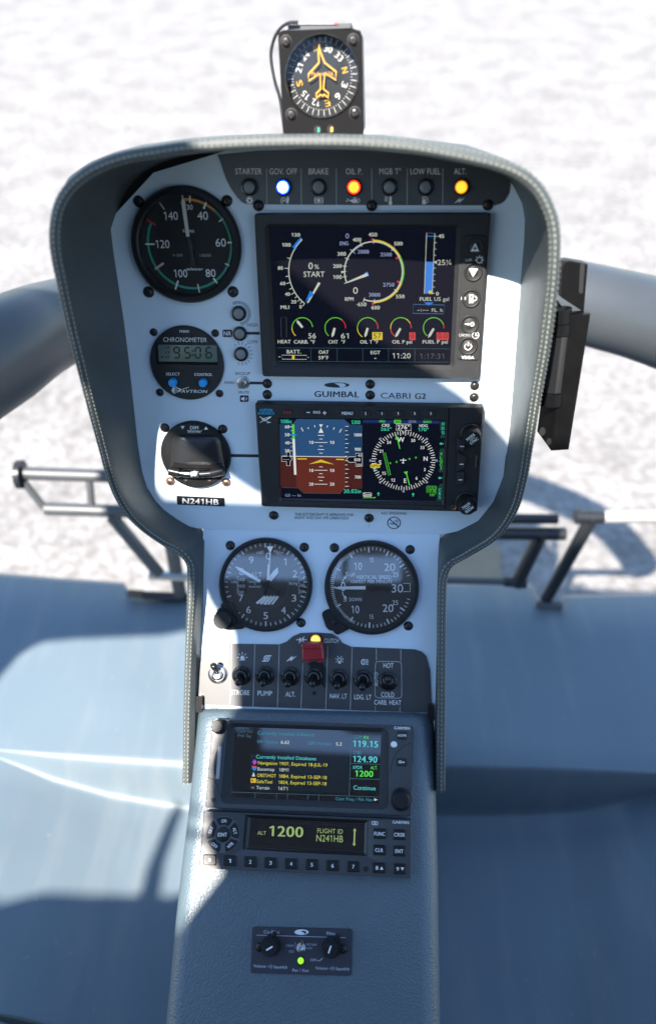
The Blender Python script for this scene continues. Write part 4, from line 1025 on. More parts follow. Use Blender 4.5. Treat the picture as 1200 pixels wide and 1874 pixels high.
C_SKY = lit('pfd_sky', (.025, .095, .24), .75); C_SKY2 = lit('pfd_sky_dark', (.015, .06, .16), .7); C_GND = lit('pfd_ground', (.16, .026, .012), .7); C_GND2 = lit('pfd_ground_dark', (.085, .014, .008), .7)
S_GR = lit('hsi_green', (.10, .75, .05), .8); S_CY = lit('hsi_cyan', (.05, .65, .42), .8); S_NAVY = lit('hsi_navy', (.01, .03, .14), .7); S_W2 = lit('pfd_white', (.80, .82, .80), .85)
g.poly(q, [(158, 221), (543, 225), (543, 399), (160, 394)], h, C_SKY); g.poly(q, [(160, 394), (543, 399), (543, 596), (164, 590)], h, C_GND)
g.poly(q, [(158, 246), (214, 246), (220, 396), (160, 395)], h2, C_SKY2); g.poly(q, [(462, 250), (543, 250), (543, 399), (462, 398)], h2, C_SKY2)
g.poly(q, [(160, 396), (232, 397), (236, 544), (164, 542)], h2, C_GND2); g.poly(q, [(462, 398), (543, 399), (543, 546), (464, 545)], h2, C_GND2)
g.poly(q, [(158, 221), (238, 222), (216, 246), (158, 246)], h3, S_K); g.poly(q, [(460, 224), (543, 225), (543, 250), (488, 250)], h3, S_K)
g.poly(q, [(164, 541), (245, 543), (270, 568), (440, 570), (462, 546), (543, 547), (543, 597), (164, 591)], h3, S_K); g.path(q, [(172, 542), (245, 544), (270, 568), (440, 570)], 2, h4, S_D)
g.seg(q, 170, 395, 470, 399, 3, h4, S_W2)
g.text(q, '100kt', 188, 233, 17, h4, S_CY, 52, bold=1); g.text(q, '5300', 513, 237, 17, h4, S_CY, 40, bold=1); g.text(q, '30.02in', 497, 559, 18, h4, S_CY, 80, bold=1); g.text(q, 'GS --- kt', 220, 578, 12, h4, S_L, 74)
for s_, y in (('60', 258), ('50', 295), ('40', 333), ('30', 370)): g.text(q, s_, 193, y, 14, h4, S_W2, 21, bold=1); g.seg(q, 206, y, 216, y, 2.4, h4, S_W2)
for y in (276, 314, 352): g.seg(q, 210, y, 216, y, 2, h4, S_W2)
g.poly(q, [(215, 247), (226, 247), (228, 315), (217, 315)], h4, S_GR); g.poly(q, [(217, 315), (228, 315), (236, 482), (225, 482)], h4, S_W2); g.seg(q, 208, 296, 236, 296, 6, h4 + EPS, S_B)
g.poly(q, [(167, 396), (190, 396), (190, 376), (206, 376), (206, 396), (216, 408), (206, 420), (206, 440), (190, 440), (190, 420), (167, 420)], h4, S_K); g.path(q, [(167, 396), (190, 396), (190, 376), (206, 376), (206, 396), (216, 408), (206, 420), (206, 440), (190, 440), (190, 420), (167, 420)], 2, h4 + EPS, S_W2, True); g.text(q, '---', 188, 409, 10, h4 + EPS, S_W2, 28)
for s_, y, w in (('1000', 296, 36), ('900', 363, 28), ('700', 493, 28)): g.text(q, s_, 522, y, 14, h4, S_W2, w, bold=1)
for k in range(15):
    y = 256 + k * 20
    if y < 545: g.seg(q, 463, y, 474 if k % 2 else 480, y, 2.4, h4, S_W2)
g.poly(q, [(468, 411), (480, 398), (512, 398), (512, 382), (543, 382), (543, 443), (512, 443), (512, 424), (480, 424)], h4, S_K); g.path(q, [(468, 411), (480, 398), (512, 398), (512, 382), (543, 382), (543, 443), (512, 443), (512, 424), (480, 424)], 2, h4 + EPS, S_W2, True)
g.text(q, '820', 520, 412, 13, h4 + EPS, S_W2, 28, bold=1); g.text(q, '40', 530, 392, 11, h4 + EPS, S_W2, 18); g.text(q, '100', 527, 436, 11, h4 + EPS, S_W2, 24)
for y, w in ((298, 15), (315, 8), (331, 30), (348, 8), (364, 15), (381, 8), (445, 8), (461, 30), (477, 8), (493, 15), (509, 8), (526, 30)):
    g.seg(q, 350 - w, y, 350 + w, y + .5, 2.6, h4, S_W2)
for y, s_ in ((331, '10'), (462, '10'), (526, '20')):
    for x in (305, 402): g.text(q, s_, x, y, 14, h4, S_W2, 20, bold=1)
g.poly(q, [(293, 433), (350, 411), (412, 434), (350, 424)], h4, S_Y); g.seg(q, 240, 408, 284, 408, 5, h4, S_Y); g.seg(q, 421, 410, 458, 411, 5, h4, S_Y)
g.poly(q, [(341, 247), (359, 247), (350, 261)], h4, S_W2); g.poly(q, [(350, 262), (338, 286), (362, 286)], h4, S_W2)
for x0, y0, x1, y1 in ((258, 262, 267, 279), (289, 261, 293, 268), (320, 251, 322, 260), (381, 252, 379, 261), (413, 261, 408, 271), (446, 268, 436, 285)): g.seg(q, x0, y0, x1, y1, 3.5, h4, S_W2)
# compass rose
g.poly(q, [(545, 225), (905, 230), (905, 244), (545, 240)], h, S_NAVY)
g.quad(q, 691, 226, 723, 243, h2, S_GR); g.text(q, 'MIN', 636, 233, 10, h2, S_GR, 25, bold=1); g.text(q, '360', 707, 234, 11, h3, S_K, 24, bold=1); g.text(q, 'GPSS', 776, 234, 10, h2, S_L, 36); g.text(q, 'BARO', 847, 235, 10, h2, S_GR, 37, bold=1)
g.text(q, 'CRS', 652, 251, 13, h, S_W2, 36, bold=1); g.text(q, '262°', 654, 269, 15, h, S_CY, 50, bold=1); g.text(q, 'HDG', 828, 253, 13, h, S_W2, 38, bold=1); g.text(q, '170°', 828, 271, 15, h, S_CY, 48, bold=1)
g.path(q, [(701, 245), (770, 246), (770, 275), (744, 275), (735, 290), (726, 275), (701, 274)], 2.2, h, S_W2, True); g.text(q, '276°', 735, 260, 19, h, S_W2, 56, bold=1)
cx, cy, ry = 735, 416, .93
for k in range(72): a = k * 5 - 6; g.tick(q, cx, cy, a, 132 if k % 2 else 126, 149, 3, h, S_W2, ry)
for s_, x, y, b_ in (('W', 723, 318, 22), ('30', 780, 322, 14), ('33', 823, 355, 14), ('N', 838, 407, 20), ('3', 834, 458, 14), ('6', 796, 498, 14), ('E', 743, 510, 20), ('12', 687, 507, 14), ('15', 644, 475, 14), ('S', 626, 425, 20), ('21', 631, 372, 14), ('24', 667, 331, 14)): g.text(q, s_, x, y, b_, h, S_W2, bold=1)
g.seg(q, 706, 310, 718, 361, 4.5, h2, S_GR); g.poly(q, [(700, 295), (712, 316), (697, 318)], h3, S_GR); g.seg(q, 750, 480, 763, 531, 4.5, h2, S_GR); g.poly(q, [(736, 469), (755, 466), (750, 484)], h3, S_GR)
g.path(q, [(641, 381), (650, 379), (675, 483), (666, 485)], 2.4, h2, S_GR, True)
for x, y in ((673, 428), (703, 422), (763, 408), (793, 402)): g.band(q, x, y, 2.5, 4.5, 0, 360, h2, S_GR, 10)
g.seg(q, 735, 406, 733, 428, 4, h2, S_W2); g.seg(q, 719, 414, 749, 414, 3.5, h2, S_W2); g.seg(q, 727, 427, 739, 427, 3, h2, S_W2)
g.prism(q, rrect(box4(580, 433, 626, 450), 6), h, h3, S_Y); g.text(q, 'GPS1', 603, 441, 10, h4, S_K, 40, bold=1); g.poly(q, [(594, 452), (606, 452), (603, 462), (597, 462)], h2, S_CY)
for a in range(0, 360, 45):
    if a in (0,): continue
    x, y = cx + 152 * math.sin(math.radians(a)), cy - 152 * ry * math.cos(math.radians(a)); s_, c_ = math.sin(math.radians(a)), math.cos(math.radians(a))
    g.poly(q, [(x - s_ * 5, y + c_ * 5), (x + s_ * 6 + c_ * 7, y - c_ * 6 + s_ * 7), (x + s_ * 6 - c_ * 7, y - c_ * 6 - s_ * 7)], h2, S_L)
S_TAB = lit('hsi_tab', (.01, .06, .05), .7)
g.poly(q, [(908, 232), (929, 232), (927, 310), (904, 310), (914, 290), (904, 270)], h, S_TAB); g.poly(q, [(905, 360), (926, 360), (923, 470), (898, 470), (908, 440), (900, 400)], h, S_TAB); g.poly(q, [(905, 525), (920, 525), (915, 604), (890, 603), (893, 550)], h, S_TAB)
for s_, x, y0, dy, mm in (('HDG', 920, 245, 20, S_CY), ('VLOC1', 911, 385, 17, S_GR), ('CRS', 905, 553, 17, S_CY)):
    for k, ch in enumerate(s_): g.text(q, ch, x - k * .5, y0 + k * dy, 13, h2, mm, bold=1)
for x, y in ((912, 337), (906, 497)): g.seg(q, x - 2, y, x + 10, y, 4, h2, S_CY); g.poly(q, [(x - 10, y), (x, y - 7), (x, y + 7)], h2, S_CY)
for x, y, mm in ((618, 572, S_CY), (780, 575, S_CY)): g.seg(q, x, y - 1, x, y + 9, 4, h2, mm); g.poly(q, [(x, y - 9), (x - 7, y), (x + 7, y)], h2, mm)
g.path(q, rrect([(844, 535), (889, 536), (888, 552), (843, 551)], 5), 2, h, S_GR, True); g.text(q, 'VOR1', 866, 544, 9, h2, S_GR, 36); g.text(q, '117.70', 864, 561, 11, h2, S_GR, 46, bold=1); g.text(q, '125°', 871, 576, 11, h2, S_GR, 30, bold=1)
g.path(q, rrect([(547, 566), (586, 567), (585, 584), (547, 583)], 5), 2, h, S_W2, True); g.text(q, '2nm', 566, 575, 12, h2, S_W2, 34, bold=1); 
for k in range(4): g.seg(q, 548 + k * 15, 590, 560 + k * 15, 588, 4, h2, S_GR)
g.build('screen', T)
g = MB(); h = HF + EPS
MBLT = mat('logo_blue', (.03, .38, .62), .5)
g.text(q, 'ASPEN', 93, 180, 13, h, MBLT, 60, bold=1); g.text(q, 'AVIONICS', 93, 195, 12, h, MBLT, 76, bold=1)
for x0, y0, x1, y1 in ((64, 210, 112, 240), (66, 238, 118, 210), (118, 210, 74, 222), (74, 222, 90, 232), (96, 226, 116, 214), (98, 240, 116, 236)): g.seg(q, x0, y0, x1, y1, 2.6, h + (x0 % 7) * .00001, M_WHT)
g.poly(q, [(944, 152 + 20), (952, 172), (932, 640), (924, 640)], h, M_BLKG)
g.build('bezel_lettering', T)
def keyobj(m, pts, h0, h1, parent, mt=None, ch=.0008, marks=None, name='key'):
    g = MB(); g.prism(m, pts, h0, h1, mt or M_RUB, ch)
    if marks: marks(g, h1 + EPS)
    return g.build(name, parent)
keyobj(q, rrect([(172, 179), (218, 180), (218, 204), (172, 203)], 7), HF - .001, HF + .001, T, marks=lambda g, h: g.text(q, 'PWR', 195, 191, 12, h, M_RED, 36, bold=1))
def mk(g, h):
    g.text(q, 'RNG', 331, 190, 12, h, M_WHT, 32, bold=1); g.seg(q, 283, 191, 299, 191, 4, h, M_WHT); g.seg(q, 358, 193, 376, 193, 4, h, M_WHT); g.seg(q, 367, 184, 367, 202, 4, h + EPS, M_WHT); g.quad(q, 307, 182, 310, 203, h, M_SLOT); g.quad(q, 350, 182, 353, 203, h, M_SLOT)
keyobj(q, rrect([(274, 179), (385, 181), (385, 204), (274, 202)], 7), HF - .001, HF + .001, T, marks=mk)
keyobj(q, rrect([(437, 181), (508, 183), (508, 207), (437, 206)], 7), HF - .001, HF + .001, T, marks=lambda g, h: g.text(q, 'MENU', 473, 195, 14, h, M_WHT, 50, bold=1))
for x in (558, 634, 710, 787, 862):
    keyobj(q, rrect([(x - 23, 183), (x + 23, 184), (x + 22, 209), (x - 23, 208)], 7), HF - .001, HF + .0012, T, marks=lambda g, h: g.seg(q, x, 189, x + 1, 203, 3.5, h, M_WHT))
for pts, c in (([(988, 315), (1028, 318), (1024, 371), (984, 368)], (1008, 350)), ([(986, 376), (1028, 396), (1024, 452), (983, 470)], (1006, 433)), ([(984, 474), (1024, 472), (1020, 526), (979, 538)], (1001, 506))):
    keyobj(q, rrect(pts, 6, 3), HF - .001, HF + .003, T, ch=.0012, marks=lambda g, h: g.seg(q, c[0] - 9, c[1], c[0] + 9, c[1], 4, h, M_WHT))
def knurled(name, fr, r0, r1, ht, parent, n=40, mt=None, marks=None, top=None):
    g = MB(); rings = []
    prof = [(r0 * 1.14, 0), (r0 * 1.12, ht * .12), (r0, ht * .16), (r0 * .97, ht * .55), (r1, ht * .93), (r1 * .9, ht), (0, ht)]
    g.lathe(fr, prof, mt or M_BLK, n)
    for k in range(24): 
        a = 2 * PI * k / 24; s_, c_ = math.sin(a), -math.cos(a)
        ids = []
        for r, z in ((r0 * 1.0, ht * .18), (r1 * 1.03, ht * .9)):
            for w, e in ((-.9, -.02), (0, .045), (.9, -.02)):
                aa = a + w * .05; ids.append(g.add(fr(math.sin(aa) * r * (1 + e), -math.cos(aa) * r * (1 + e), z)))
        g.face([ids[0], ids[1], ids[4], ids[3]], mt or M_BLK); g.face([ids[1], ids[2], ids[5], ids[4]], mt or M_BLK)
    if marks: marks(g, fr, ht + EPS)
    return g.build(name, parent, 30)
def modesync(g, fr, h):
    g.text(fr, 'MODE', 0, -13, 13, h, M_WHT, 44, bold=1); g.text(fr, 'SYNC', 0, 13, 13, h, M_WHT, 44, bold=1); g.seg(fr, -14, 0, 14, 0, 2.5, h, M_WHT)
fk = q.frame(1046, 288, HF, -40); fk0 = q.frame(1044, 268, HF - .0, -40)
knurled('mode_knob', Frm(q(1050, 290, HF), fk.U, fk.V, fk.n, fk.s), 46, 39, .013, T, marks=modesync)
fk = q.frame(1028, 606, HF, 140)
knurled('mode_knob', fk, 46, 39, .013, T, marks=modesync)
g = MB(); g.prism(q, rrect([(1066, 388), (1084, 388), (1078, 460), (1062, 456)], 7), HF - .001, HF + .0004, M_SLOT); g.prism(q, rrect([(1072, 392), (1079, 392), (1074, 452), (1068, 450)], 2), HF, HF + .0007, M_STEEL); g.build('card_slot', T)
g = MB(); g.lathe(q.frame(970, 634, HF), [(14, 0), (13, .0006), (9, .0006), (6, 0), (0, 0)], M_COPPER, 16); g.build('screw', T)

# ------------------------------------------------------------------ altimeter and vertical speed indicator
q = B.crop(340, 960, 2.4); HB = -.0005
def dialcase(T, f, R, Ri, lobe=None):
    g = MB(); g.lathe(f, [(R, 0), (R, .003), (R * .985, .0046), (Ri * 1.06, .005), (Ri * 1.01, .0044), (Ri, .0012)], M_BLK, 72); g.build('bezel', T, 30)
def dialglass(T, f, R):
    g = MB(); g.disc(f, 0, 0, R, .0040, G_ALT, 64); g.build('cover_glass', T)
M_DIALB = mat('dial_charcoal', (.022, .023, .025), .55)
f = q.frame(352, 263, HB); T = thing('altimeter', 'round altimeter dial with white pointers and a setting knob at lower left', 'altimeter', f.P)
dialcase(T, f, 204, 180)
g = MB(); g.prism(q, rrect([(150, 345), (200, 330), (262, 458), (168, 466)], 20), HB, HB + .0035, M_BLK, .001); g.prism(q, rrect([(130, 370), (190, 360), (215, 455), (150, 440)], 24), HB, HB + .0032, M_BLK, .001); g.build('case_lug', T)
d = q.frame(350, 263, HB + .0013); e = EPS
g = MB(); g.disc(d, 0, 0, 184, 0, M_DIALB, 64)
for k in range(50): g.tick(d, 0, 0, k * 7.2, 160 if k % 5 == 0 else 166, 184 if k % 5 else 182, 5.2 if k % 5 == 0 else 3.4, e, M_WHT)
for s_, x, y in (('0', 363, 140), ('1', 437, 165), ('2', 479, 217), ('3', 474, 322), ('4', 428, 375), ('5', 350, 398), ('6', 275, 373), ('7', 242, 322), ('8', 245, 206), ('9', 288, 157)): g.text(d, s_, x - 350, y - 263, 30, e, M_WHT, 10 if s_ == '1' else 20, bold=0)
g.band(d, 0, 5, 98, 100, 0, 360, e, mat('dial_line', (.08, .08, .085), .5), 48)
g.text(d, 'ALT', -40, -42, 22, e, M_WHT, 50); g.text(d, '100', -24, -138, 13, e, M_WHT, 32, rot=-12); g.text(d, 'FEET', 57, -138, 13, e, M_WHT, 40, rot=20)
for s_, y, w in (('CALIBRATED', -12, 56), ('TO', -2, 10), ('20 000 FEET', 10, 54)): g.text(d, s_, -46, y, 7, e, M_WHT, w)
g.text(d, 'mb', -139, -12, 12, e, M_WHT, 24); g.text(d, 'IN.Hg', 122, -4, 12, e, M_WHT, 36)
for x0, x1 in ((-128, -84), (146, 184)): g.prism(d, box4(x0, -34, x1, 40), 0, e * .8, M_DIAL)
for s_, x, y in (('1020', -104, -22), ('1015', -104, 7), ('101', -108, 34), ('299', 160, -24), ('300', 161, 4), ('301', 159, 31)): g.text(d, s_, x, y, 12, e * 2, M_WHT, 28 if len(s_) == 4 else 21)
for k in range(13): g.seg(d, -126, -33 + 6 * k, -119 if k % 3 else -116, -33 + 6 * k, 2, e * 2, M_WHT); g.seg(d, 144, -33 + 6 * k, 149, -33 + 6 * k, 2, e * 2, M_WHT)
for k in range(5):
    x = -40 + k * 17; g.poly(d, [(x - 4, 80 + 2 * k), (x + 34 - k * 3, 48), (x + 42 - k * 3, 48 + 6), (x + 6, 90 - abs(k - 2) * 2)], e, M_WHT)
g.build('dial_face', T)
g = MB(); L1 = .0024
g.poly(d, [(-130, -75), (-128, -81), (-105, -72), (-18, -20), (-24, -8), (-112, -60)], L1, M_WHT); g.poly(d, [(-18, -20), (-24, -8), (48, 38), (56, 26)], L1, M_BLK); g.disc(d, 57, 35, 12, L1 + EPS, M_BLK, 18)
g.build('pointer', T)
g = MB(); L1 = .0019; g.poly(d, [(56, -76), (58, -52), (26, -14), (10, -26), (38, -60)], L1, M_WHT); g.poly(d, [(10, -26), (22, -12), (4, 6), (-8, -6)], L1, M_BLK); g.build('pointer', T)
g = MB(); L1 = .0029; g.poly(d, [(8, -166), (38, -166), (24, -136)], L1, M_WHT); g.poly(d, [(22, -140), (26, -140), (20, -30), (14, -30)], L1, M_WHT); g.poly(d, [(13, -88), (22, -88), (19, -20), (8, -20)], L1 + EPS, M_WHT); g.poly(d, [(10, -20), (18, -20), (4, 46), (-6, 46)], L1, M_BLK); g.disc(d, 2, 2, 12, L1 + .0003, M_BLK, 18); g.build('pointer', T)
dialglass(T, f, 181)
knurled('setting_knob', q.frame(172, 412, HB + .003), 40, 38, .012, T)
for x, y in ((196, 92), (520, 100), (506, 431)): screw(q, x, y, 17, T, h=HB)
f = q.frame(815, 275, HB); T = thing('vertical_speed_indicator', 'round vertical speed dial with white needle pointing left at zero', 'vertical speed dial', f.P)
dialcase(T, f, 207, 182)
g = MB(); g.prism(q, rrect([(598, 392), (650, 355), (730, 452), (660, 490)], 22), HB, HB + .0036, M_BLK, .001); g.prism(q, rrect([(592, 385), (640, 365), (690, 470), (620, 465)], 22), HB, HB + .0033, M_BLK, .001); g.build('case_lug', T)
g = MB(); g.lathe(q.frame(647, 431, HB + .0036), [(15, 0), (14, .0008), (0, .001)], M_BLKG, 20); f2 = q.frame(647, 431, HB + .0047, 35); g.quad(f2, -2.4, -13, 2.4, 13, 0, M_SLOT); g.build('adjustment_screw', T)
d = q.frame(813, 276, HB + .0013)
g = MB(); g.disc(d, 0, 0, 186, 0, M_DIALB, 64)
for k in range(61):
    a = -90 + 3 * k * 1.0
    for sg in (1, -1):
        aa = -90 + sg * (k * 2.9)
        if abs(aa + 90) > 168 or (sg < 0 and k == 0): continue
        if k % 2 == 0 or k < 22: g.tick(d, 0, 0, aa, 154 if k % 10 == 0 else 164, 178, 6 if k % 10 == 0 else 3.2, e, M_WHT)
g.path(d, [(141, -18), (170, -18), (170, 18), (141, 18)], 3, e * 2, M_WHT)
for s_, x, y, hh, w in (('15', 816, 155, 20, 18), ('10', 757, 183, 33, 34), ('20', 895, 187, 33, 48), ('25', 920, 219, 20, 25), ('5', 707, 217, 18, 13), ('UP', 732, 220, 16, 22), ('VERTICAL SPEED', 825, 231, 16, 154), ('100FEET PER MINUTE', 814, 250, 14, 184), ('30', 928, 280, 36, 50), ('0', 690, 272, 40, 22), ('5', 698, 329, 18, 13), ('DOWN', 744, 329, 15, 54), ('10', 743, 373, 33, 34), ('15', 813, 405, 20, 18), ('20', 886, 367, 33, 48), ('25', 918, 343, 20, 25)):
    g.text(d, s_, x - 813, y - 276, hh, 2 * e, M_WHT, w)
for sg in (-1, 1):
    P_ = [(-126, sg * 20), (-124, sg * 32), (-116, sg * 42)]; g.path(d, P_, 4, 2 * e, M_WHT); g.poly(d, [(-106, sg * 50), (-122, sg * 46), (-112, sg * 36)], 3 * e, M_WHT)
g.build('dial_face', T)
g = MB(); g.poly(d, [(-164, 2), (-140, -5), (-24, -7), (-24, 8), (-140, 7)], .0022, M_WHT); g.poly(d, [(-24, -7), (0, -9), (62, -5), (62, 12), (0, 12), (-24, 8)], .0022, M_BLK); g.disc(d, 4, 2, 16, .0024, M_BLK, 20); g.disc(d, 72, 4, 13, .0024, M_BLK, 20); g.build('needle', T)
dialglass(T, f, 183)
for x, y in ((652, 102), (984, 110), (976, 445)): screw(q, x, y, 17, T, h=HB)

# ------------------------------------------------------------------ navigator (touch screen unit) and transponder on the console
q = C.crop(350, 1280, 2.667); HN = .011
T = thing('navigator_unit', 'grey navigator unit with a lit screen listing installed databases', 'navigator', q(570, 330))
def unit(T, q, o_, i_, s0, HN, hs_, mt, mt2):
    g = MB(); R1 = [q(x, y, HN) for x, y in o_]; n = len(o_); cc = sum(R1, Vector()) / n
    a = [g.add(p - q.n * HN) for p in R1]; b_ = [g.add(p - q.n * .001) for p in R1]; c1 = [g.add(p + (cc - p) * .008) for p in R1]
    d1 = [g.add(q(x, y, HN)) for x, y in i_]; e1 = [g.add(q(x, y, hs_)) for x, y in s0]
    for L0, L1, mm in ((a, b_, mt), (b_, c1, mt), (c1, d1, mt), (d1, e1, mt2)):
        for i in range(n):
            j = (i + 1) % n; g.face([L0[i], L0[j], L1[j], L1[i]], mm)
    return g.build('bezel', T, 40)
s0 = rrect([(214, 134), (926, 158), (914, 506), (190, 477)], 6)
unit(T, q, rrect([(105, 95), (1082, 129), (1075, 568), (68, 528)], 10), rrect([(180, 113), (965, 141), (962, 540), (140, 508)], 40), s0, HN, HN - .0025, M_GREY, M_BEZ)
g = MB(); S_NK = mat('navigator_black', (.004, .004, .006), .05, spec=1, coat=1, em=((.003, .006, .012), .5)); g.poly(q, s0, HN - .0025, S_NK); h = HN - .0025 + EPS; h2 = h + EPS
N_C_ = lit('nav_cyan', (.05, .32, .45), .8); N_W = lit('nav_white', (.65, .75, .75), .8); N_Y = lit('nav_yellow', (.85, .78, .05), .8); N_G = lit('nav_green', (.10, .85, .08), .9); N_CB = lit('nav_aqua', (.10, .70, .75), .85); N_D = lit('nav_dim', (.08, .20, .28), .6); N_BL = lit('nav_blue', (.01, .035, .10), .6)
sl_ = .034
g.poly(q, [(290, 265), (768, 281), (765, 458), (286, 441)], h, lit('nav_panel', (.004, .008, .012), .5))
def nt_(s_, x, y, hh, mm, w, b_=0, al='l'): g.text(q, s_, x, y, hh, h2, mm, w, align=al, bold=b_, slope=sl_)
nt_('Com Vol', 226, 154, 15, N_D, 72); nt_('Psh Sq', 228, 176, 15, N_D, 62); nt_('Currently Installed Software', 324, 163, 17, N_C_, 276); nt_('SW Version:', 322, 205, 15, N_C_, 104); nt_('6.62', 438, 208, 16, N_W, 40, 1); nt_('GPS Version:', 571, 213, 15, N_C_, 114); nt_('5.2', 706, 217, 16, N_W, 28, 1)
nt_('Currently Installed Databases', 317, 279, 17, N_CB, 292)
for s_, t2, y, mm in (('Navigation', '1907, Expired 18-JUL-19', 309, N_Y), ('Basemap', '18M1', 339, N_W), ('OBST/HOT', '18B4, Expired 13-SEP-18', 370, N_Y), ('SafeTaxi', '18S4, Expired 13-SEP-18', 400, N_Y), ('Terrain', '16T1', 430, N_W)):
    nt_(s_, 326 - (y - 309) * .07, y, 16, mm, {'Navigation': 94, 'Basemap': 82, 'OBST/HOT': 92, 'SafeTaxi': 76, 'Terrain': 64}[s_]); nt_(t2, 430 - (y - 309) * .05, y + 4, 16, mm, 46 if len(t2) < 6 else 234)
N_M = lit('nav_magenta', (.45, .08, .55), .8)
g.poly(q, [(309, 292), (321, 306), (309, 320), (297, 306)], h2, N_M); g.poly(q, [(296, 324), (320, 326), (319, 340), (308, 349), (297, 339)], h2, lit('nav_shield', (.03, .25, .6), .8)); g.poly(q, [(296, 324), (320, 326), (320, 331), (296, 329)], h2 + EPS, lit('nav_red', (.7, .05, .04), .8))
g.poly(q, [(304, 354), (296, 376), (312, 376)], h2, N_W); g.quad(q, 290, 385, 316, 407, h2, lit('nav_amber', (.85, .55, .03), .8)); g.text(q, 'A', 298, 396, 13, h2 + EPS, S_K, 11, bold=1); g.poly(q, [(292, 433), (300, 425), (310, 434)], h2, lit('nav_brown', (.5, .2, .05), .8))
g.seg(q, 781, 160, 770, 470, 2.5, h, N_D)
for y in (312, 386): g.seg(q, 775, y, 918, y + 5, 2.5, h, N_D)
g.seg(q, 196, 452, 912, 476, 2, h, N_D)
for x in (312, 416, 470, 570, 622): g.seg(q, x, 456 + (x - 312) * .033, x - 1, 482 + (x - 312) * .033, 2, h, N_D)
nt_('COM', 790, 182, 16, N_C_, 42); nt_('RX', 842, 185, 15, N_G, 24); nt_('119.15', 790, 215, 30, N_CB, 120, 1); nt_('1', 846, 240, 9, N_C_, 4); nt_('STBY', 789, 259, 15, N_C_, 44); nt_('124.90', 790, 290, 30, N_CB, 116, 1); nt_('XPDR', 786, 331, 16, N_CB, 48); nt_('ALT.', 874, 333, 16, N_G, 34); nt_('1200', 800, 361, 29, N_G, 86, 1); nt_('Continue', 791, 430, 21, N_CB, 108)
nt_('Com Freq / Psh Nav', 704, 484, 16, N_C_, 182); g.poly(q, [(892, 482), (910, 490), (892, 496)], h2, N_W)
g.build('screen', T)
g = MB(); h = HN + EPS; g.text(q, 'GARMIN', 1027, 140, 14, h, M_WHT, 76, bold=1, slope=sl_)
g.path(q, [(1075, 212), (1040, 225), (1000, 262), (978, 305), (970, 360)], 3, h, M_SLOT); g.path(q, [(78, 380), (105, 388), (125, 415), (138, 455), (150, 478)], 3, h, M_SLOT); g.disc(q, 110, 490, 11, h, M_SLOT, 16)
g.build('bezel_lettering', T)
knurled('volume_knob', q.frame(140, 134, HN), 31, 28, .012, T); knurled('tuning_knob', q.frame(1022, 488, HN), 48, 40, .014, T)
keyobj(q, rrect([(1002, 155), (1053, 158), (1052, 196), (1001, 193)], 8), HN - .001, HN + .0012, T, marks=lambda g, h: g.text(q, 'HOME', 1028, 176, 11, h, M_WHT, 42, bold=1))
def mk(g, h): g.text(q, 'D', 1020, 305, 14, h, M_WHT, 12, bold=1); g.seg(q, 1008, 305, 1036, 307, 2.5, h + EPS, M_WHT); g.poly(q, [(1033, 301), (1041, 307), (1033, 312)], h, M_WHT)
keyobj(q, rrect([(1000, 286), (1052, 289), (1051, 327), (999, 324)], 8), HN - .001, HN + .0012, T, marks=mk)
g = MB(); g.lathe(q.frame(988, 220, HN), [(17, 0), (16, .0006), (13, .0008, M_STEEL), (0, .001, M_WHT)], M_BEZ, 20); g.build('light_sensor', T)
g = MB(); g.prism(q, [(130, 245), (116, 270), (108, 315), (114, 365), (124, 385)], HN, HN + .0004, M_SLOT); CSL = g.build('card_slot', T)
g = MB(); g.prism(q, rrect([(132, 228), (148, 228), (136, 390), (119, 388)], 4), HN, HN + .0016, mat('card_grey', (.30, .31, .31), .4), .0005); g.build('memory_card', CSL)

q = C.crop(350, 1470, 2.667)
T = thing('transponder', 'slim black transponder reading 1200 with a row of number keys', 'transponder', q(570, 200))
s0 = rrect([(290, 72), (846, 98), (842, 243), (278, 214)], 4)
unit(T, q, rrect([(62, 38), (1076, 80), (1073, 368), (37, 318)], 10), rrect([(264, 55), (866, 83), (861, 258), (250, 228)], 6), s0, HN, HN - .002, M_GREY, M_BLKG)
g = MB(); g.poly(q, s0, HN - .002, S_NK); h = HN - .002 + EPS; X_G = lit('xpdr_green', (.38, .55, .20), .75)
g.path(q, [(312, 88), (838, 112), (832, 236), (302, 205)], 2, h, mat('window_line', (.03, .012, .016), .4), True)
for s_, x, y, hh, w, b_ in (('ALT', 344, 145, 18, 42, 0), ('1200', 464, 138, 50, 162, 1), ('FLIGHT ID', 677, 136, 22, 124, 0), ('N241HB', 675, 172, 32, 130, 0)): g.text(q, s_, x, y, hh, h, X_G, w, bold=b_, slope=.042)
g.seg(q, 797, 132, 794, 200, 7, h, X_G); g.poly(q, [(797, 122), (788, 134), (806, 135)], h + EPS, X_G); g.poly(q, [(794, 209), (785, 197), (803, 198)], h + EPS, X_G)
g.build('screen', T)
g = MB(); h = HN + EPS; g.text(q, 'GARMIN', 1021, 93, 14, h, M_WHT, 80, bold=1, slope=.04); g.disc(q, 851, 321, 14, h, M_SLOT, 18); fq = q.frame(155, 152, h); g.band(fq, 0, 0, 0.1, 82, 0, 360, 0, mat('key_well', (.10, .11, .115), .5), 40)
g.path(q, rrect([(881, 88), (909, 90), (909, 106), (881, 104)], 5), 2.5, h, M_WHT, True); g.quad(q, 889, 90, 902, 103, h + EPS, M_DIM)
g.build('bezel_lettering', T)
